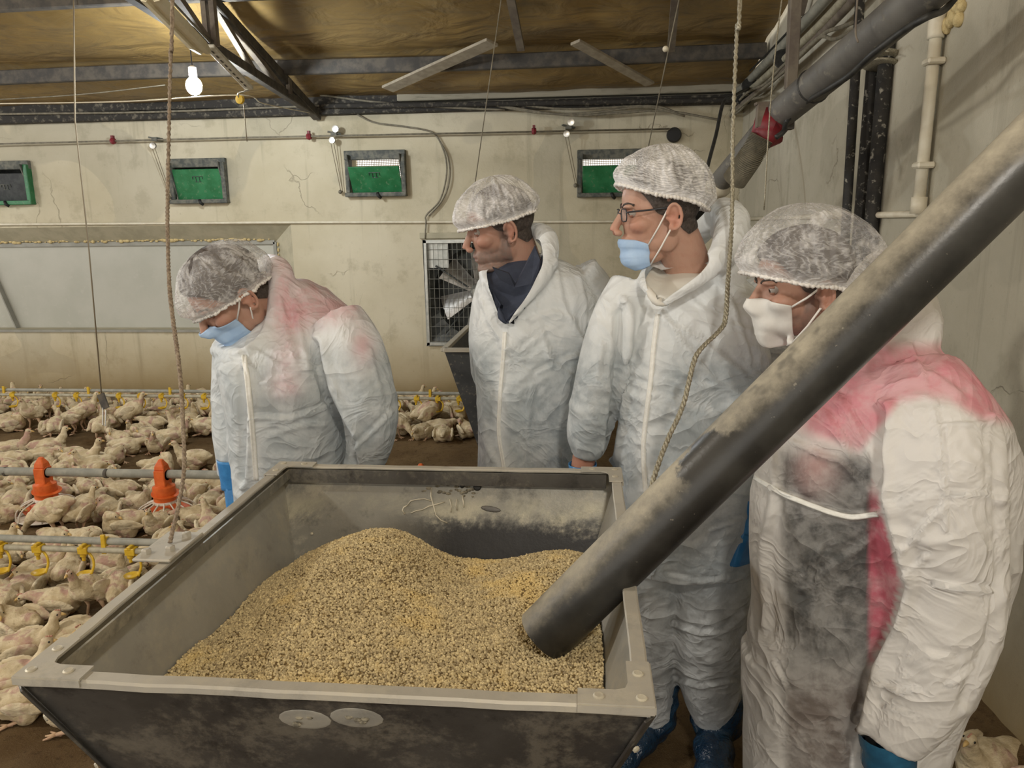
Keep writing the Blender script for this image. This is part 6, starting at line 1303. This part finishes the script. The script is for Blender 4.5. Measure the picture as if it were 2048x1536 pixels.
    for y in (-1, 1):
        g = MB()
        if lift: a = Vector((-.012, y*.045, .115)); k = Vector((-.030, y*.046, .062)); f = Vector((-.012, y*.048, .010)); g.tube([a, k, f], [.016, .0085, .0072], 8)
        else: f = Vector((.055, y*.062, .010)); g.tube([Vector((-.02, y*.06, .03)), f], [.010, .0075], 8)
        for an in (-.5, 0, .5): g.tube([f, f+Vector((math.cos(an)*.028, math.sin(an)*.028, -.004)), f+Vector((math.cos(an)*.048, math.sin(an)*.048, -.006))], [.0068, .0052, .003], 6)
        g.tube([f, f+Vector((-.020, 0, -.005))], [.006, .003], 6); parts.append(('leg', g.mesh('leg'), 'shank'))
    for nm, m_, mt in parts:
        m_.name = nm; m_.materials.clear(); m_.materials.append(MAT[mt]); m_.polygons.foreach_set('use_smooth', [True]*len(m_.polygons))
    # joined version for birds too small in the photo to show their parts
    bm = bmesh.new(); mats = []; 
    for nm, m_, mt in parts:
        n0 = len(bm.faces); bm.from_mesh(m_); bm.faces.ensure_lookup_table()
        if MAT[mt] not in mats: mats.append(MAT[mt])
        for f in bm.faces[n0:]: f.material_index = mats.index(MAT[mt])
    j = bpy.data.meshes.new('chicken'); bm.to_mesh(j); bm.free(); [j.materials.append(m) for m in mats]; j.polygons.foreach_set('use_smooth', [True]*len(j.polygons))
    return parts, j
POSES = ['lie_up', 'lie_low', 'lie_tuck', 'lie_side', 'stand', 'peck']
BIRD = {p: bird_parts(p) for p in POSES}
PLACED = []; BS = .75; AUTO = []
def bird(loc, yaw, pose, scale, label, group=None, near=True):
    """yaw in degrees: 0 faces the photo's right, 90 away from the camera, 180 left, -90 towards the camera"""
    a = math.radians(yaw); d = RTH*math.cos(a)+FWH*math.sin(a); rz = math.atan2(d[1], d[0]); parts, joined = BIRD[pose]
    o = bpy.data.objects.new('chicken', parts[0][1] if near else joined); COL.objects.link(o); o.location = (loc[0], loc[1], loc[2]); o.rotation_euler = (0, 0, rz); o.scale = (scale*BS*.95, scale*BS*1.10, scale*BS*1.08)
    tag(o, label, 'chicken', group); PLACED.append((loc[0], loc[1]))
    if near:
        for nm, me, mt in parts[1:]:
            c = bpy.data.objects.new(nm, me); COL.objects.link(c); c.parent = o
    return o
def ground(px, py): p = hz(px, py, 0.0); p[2] = -.006; return p
HAND_BIRDS = [
 # px, py(bottom), yaw, pose, scale, label
 (34, 1392, 20, 'lie_up', 1.15, 'big pale chicken lying against the near left corner of the hopper'),
 (52, 1430, 195, 'lie_low', .95, 'chicken lowest in the picture, half under the hopper corner'),
 (62, 1318, 15, 'lie_up', 1.05, 'chicken lying just behind the big one at the hopper corner'),
 (150, 1296, 205, 'lie_low', 1.05, 'chicken with its head down beside the hopper near the corner'),
 (40, 1270, 160, 'lie_tuck', 1.05, 'pinkish chicken lying at the left picture edge among the nearest birds'),
 (122, 1226, 186, 'lie_low', 1.05, 'chicken lying head to the left in front of the standing one'),
 (188, 1234, -100, 'stand', .95, 'chicken standing tall and facing us in front of the yellow cups'),
 (243, 1222, 100, 'stand', .85, 'chicken standing close behind the left hopper rim'),
 (55, 1196, 85, 'lie_tuck', 1.05, 'round chicken seen from behind below the second yellow cup'),
 (12, 1222, 120, 'lie_tuck', 1.0, 'dark pinkish chicken at the very left edge below the cups'),
 (138, 1164, 100, 'lie_up', 1.0, 'chicken with its head right under the middle yellow cup'),
 (95, 1152, 30, 'lie_up', .95, 'chicken under the left yellow cups of the near drinker'),
 (222, 1150, 170, 'lie_up', .95, 'chicken reaching for the yellow cup nearest the hopper'),
 (240, 1178, 40, 'lie_low', .9, 'chicken lying below the yellow cup nearest the hopper'),
 (112, 1072, 186, 'peck', 1.05, 'chicken bending down to the left in front of the left orange feeder'),
 (168, 1062, 60, 'stand', .85, 'darker chicken standing right of the left orange feeder'),
 (252, 1068, 200, 'lie_tuck', 1.15, 'large ruffled chicken lying between the two orange feeders'),
 (320, 1064, -95, 'lie_up', 1.0, 'yellowish chicken sitting in front of the right orange feeder'),
 (400, 1052, 190, 'lie_low', 1.05, 'chicken lying between the right feeder and the hopper rim'),
 (26, 860, 30, 'lie_tuck', .95, 'ruffled chicken lying at the front of the far crowd, left edge'),
 (68, 857, -90, 'stand', .95, 'chicken facing us upright at the front of the far crowd'),
 (114, 880, 95, 'stand', .8, 'small chicken standing alone seen from behind on the bare litter'),
 (173, 857, 15, 'stand', 1.0, 'chicken standing sideways near the small hanging plate'),
 (147, 866, 200, 'peck', .85, 'chicken pecking in front of the sideways standing one'),
 (206, 882, 90, 'stand', .85, 'chicken directly under the small hanging plate'),
 (266, 857, 10, 'stand', 1.0, 'chicken standing upright right of the hanging plate'),
 (240, 892, 150, 'lie_tuck', 1.0, 'fluffy chicken lying alone right of the hanging plate, upper of two'),
 (254, 908, 5, 'lie_low', 1.0, 'fluffy chicken lying alone right of the hanging plate, lower of two'),
 (290, 886, 170, 'lie_tuck', 1.0, 'pink-patched chicken left in the trio by the braided rope'),
 (316, 902, -80, 'lie_up', .95, 'chicken facing us in the trio by the braided rope'),
 (348, 888, 15, 'lie_up', 1.05, 'biggest chicken of the trio right by the braided rope'),
 (305, 862, 160, 'lie_low', 1.0, 'chicken lying behind the trio by the braided rope'),
 (412, 866, 180, 'lie_low', 1.05, 'chicken lying head to the left beside the stooping man'),
 (388, 936, 178, 'lie_up', 1.05, 'chicken lying head to the left just above the grey feeder tube'),
 (100, 912, 20, 'lie_up', 1.1, 'chicken with head turned right on the edge of the bare litter'),
 (90, 926, 10, 'lie_low', .95, 'chicken tucked in front of the one on the edge of the litter'),
 (28, 914, 15, 'lie_up', 1.05, 'chicken lying at the left edge beyond the feeder tube'),
 (30, 936, 185, 'lie_low', 1.0, 'chicken lying close above the feeder tube at the left edge'),
 (166, 938, 12, 'lie_up', 1.1, 'chicken lying behind the feeder tube between the feeders'),
 (800, 866, 60, 'lie_tuck', 1.05, 'chicken crouching just right of the stooping man'),
 (855, 862, 20, 'stand', 1.05, 'chicken standing upright between the stooping man and the far hopper'),
 (880, 868, 10, 'lie_low', 1.0, 'chicken lying at the foot of the upright one near the far hopper'),
 (935, 872, 120, 'lie_tuck', .95, 'chicken lying under the far hopper beside the open-collared man'),
 (1975, 1560, 200, 'lie_up', 1.1, 'chicken lying alone in the corner by the right wall'),
]
for px, py, yaw, pose, s, lab in HAND_BIRDS: bird(ground(px, py), yaw, pose, s*.98, lab) if py > 1000 else bird(ground(px, py), yaw, pose, s*1.06, lab)
pans = [(x1, FY), (x2, FY), (x2+dx*2.06, FY)]
def ok_spot(p, sep):
    if any((p[0]-a)**2+(p[1]-b)**2 < sep*sep for a, b in PLACED): return False
    if any(((p[0]-a)/.22)**2+((p[1]-b+.10)/.36)**2 < 1 for a, b in pans): return False
    if p[0] > -.92 and p[1] < 1.9: return False
    if any((p[0]-a)**2+(p[1]-b)**2 < r*r for a, b, r in FEET): return False
    if bx0-.15 < p[0] < bx1+.15 and by0-.15 < p[1] < by1+.15: return False
    return True
FEET = [(*(atD(570, 1350, 2.14)[:2]), .38), (*(atD(1075, 1350, 2.2)[:2]), .38)]
rr = random.Random(21)
ZONES = [  # name, ymin, ymax, sep, tries, poses, where-text
 ('far', 5.24, 6.36, .145, 14000, ['stand']*5+['lie_up']*4+['peck']*2+['lie_tuck']*3+['lie_low']*3, 'in the far crowd along the back wall', 'birds of the far crowd along the back wall'),
 ('mid', 3.05, 4.62, .160, 9000, ['lie_up']*4+['lie_low']*5+['lie_tuck']*4+['lie_side']*3+['peck'], 'in the middle of the flock around the orange feeders', 'birds around the orange feeders'),
 ('near', 1.35, 2.98, .166, 7000, ['lie_up']*4+['lie_low']*4+['lie_tuck']*4+['lie_side']*3+['stand'], 'among the nearest birds left of the hopper', 'nearest birds left of the hopper')]
WORD = {'lie_up': 'lying with its head raised', 'lie_low': 'lying with its neck stretched low', 'lie_tuck': 'lying with its head tucked back', 'lie_side': 'lying with its head turned aside', 'stand': 'standing upright', 'peck': 'pecking at the litter'}
for zn, ya, yb_, sep, tries, poses, where, grp in ZONES:
    cnt = 0
    for _ in range(tries):
        y = rr.uniform(ya, yb_); x = rr.uniform(-.92*y-.9, .35 if zn == 'far' else -.5); p = (x, y, -.006); px, py, zc = project(np.array([x, y, .08]))
        if not (-170 < px < (1000 if zn == 'far' else 470)): continue
        if zn == 'mid' and y > 4.15 and (px > 230 or y > 4.4) and rr.random() < (.985 if px > 230 else .93): continue
        if zn == 'near' and (py > 1425 or (px > 120 and 1.9 < y < 2.35 and rr.random() < .35)): continue
        if zn == 'near' and y < 1.75: continue
        if not ok_spot(p, sep*rr.uniform(.92, 1.12)): continue
        pose = rr.choice(poses) if zn != 'far' or y < 5.75 else rr.choice(['lie_low', 'lie_tuck', 'lie_side', 'lie_up']); yaw = rr.uniform(0, 360); px, py, zc = project(np.array([x, y, .08]))
        o = bird(p, yaw, pose, rr.uniform(.86, 1.10), 'x', grp, near=zn != 'far'); cnt += 1; AUTO.append((o, zn, pose, px, y))
        if cnt > {'far': 150, 'mid': 90, 'near': 70}[zn]: break
WORD = {'lie_up': 'lying chicken, head raised', 'lie_low': 'lying chicken, neck low', 'lie_tuck': 'lying chicken, head tucked', 'lie_side': 'lying chicken, head aside', 'stand': 'standing chicken', 'peck': 'pecking chicken'}
def place_text(zn, px, y):
    if zn == 'far':
        row = 'front row' if y < 5.45 else 'middle row' if y < 5.95 else 'back row by the wall'
        loc = 'left edge' if px < 100 else 'left of hanging plate' if px < 205 else 'before the braided rope' if px < 365 else 'left of stooping person' if px < 445 else 'behind the stooping person' if px < 790 else 'right of stooping person'
        return row+' of far crowd, '+loc if 'wall' not in row else 'far crowd against wall, '+loc
    if zn == 'mid':
        row = 'beyond feeder tube' if y > 3.66 else 'this side of feeder tube'; loc = 'left edge' if px < 60 else 'by left feeder' if px < 210 else 'by right feeder' if px < 380 else 'near hopper rim'; return row+', '+loc
    return ('under near drinker' if y > 2.45 else 'nearest birds, upper' if y > 2.05 else 'nearest birds, lower')+', '+('left edge' if px < 70 else 'middle' if px < 170 else 'along hopper rim')
ORD = ['first', 'second', 'third', 'fourth', 'fifth', 'sixth', 'seventh', 'eighth', 'ninth', 'tenth', 'eleventh', 'twelfth', 'thirteenth', 'fourteenth']
sets = {}
for o, zn, pose, px, y in AUTO: sets.setdefault(WORD[pose]+', '+place_text(zn, px, y), []).append((px, o))
for lab, L in sets.items():
    L.sort(key=lambda q: q[0])
    for i, (px, o) in enumerate(L): o['label'] = lab if len(L) == 1 else lab+', '+ORD[min(i, 13)]+' from left'
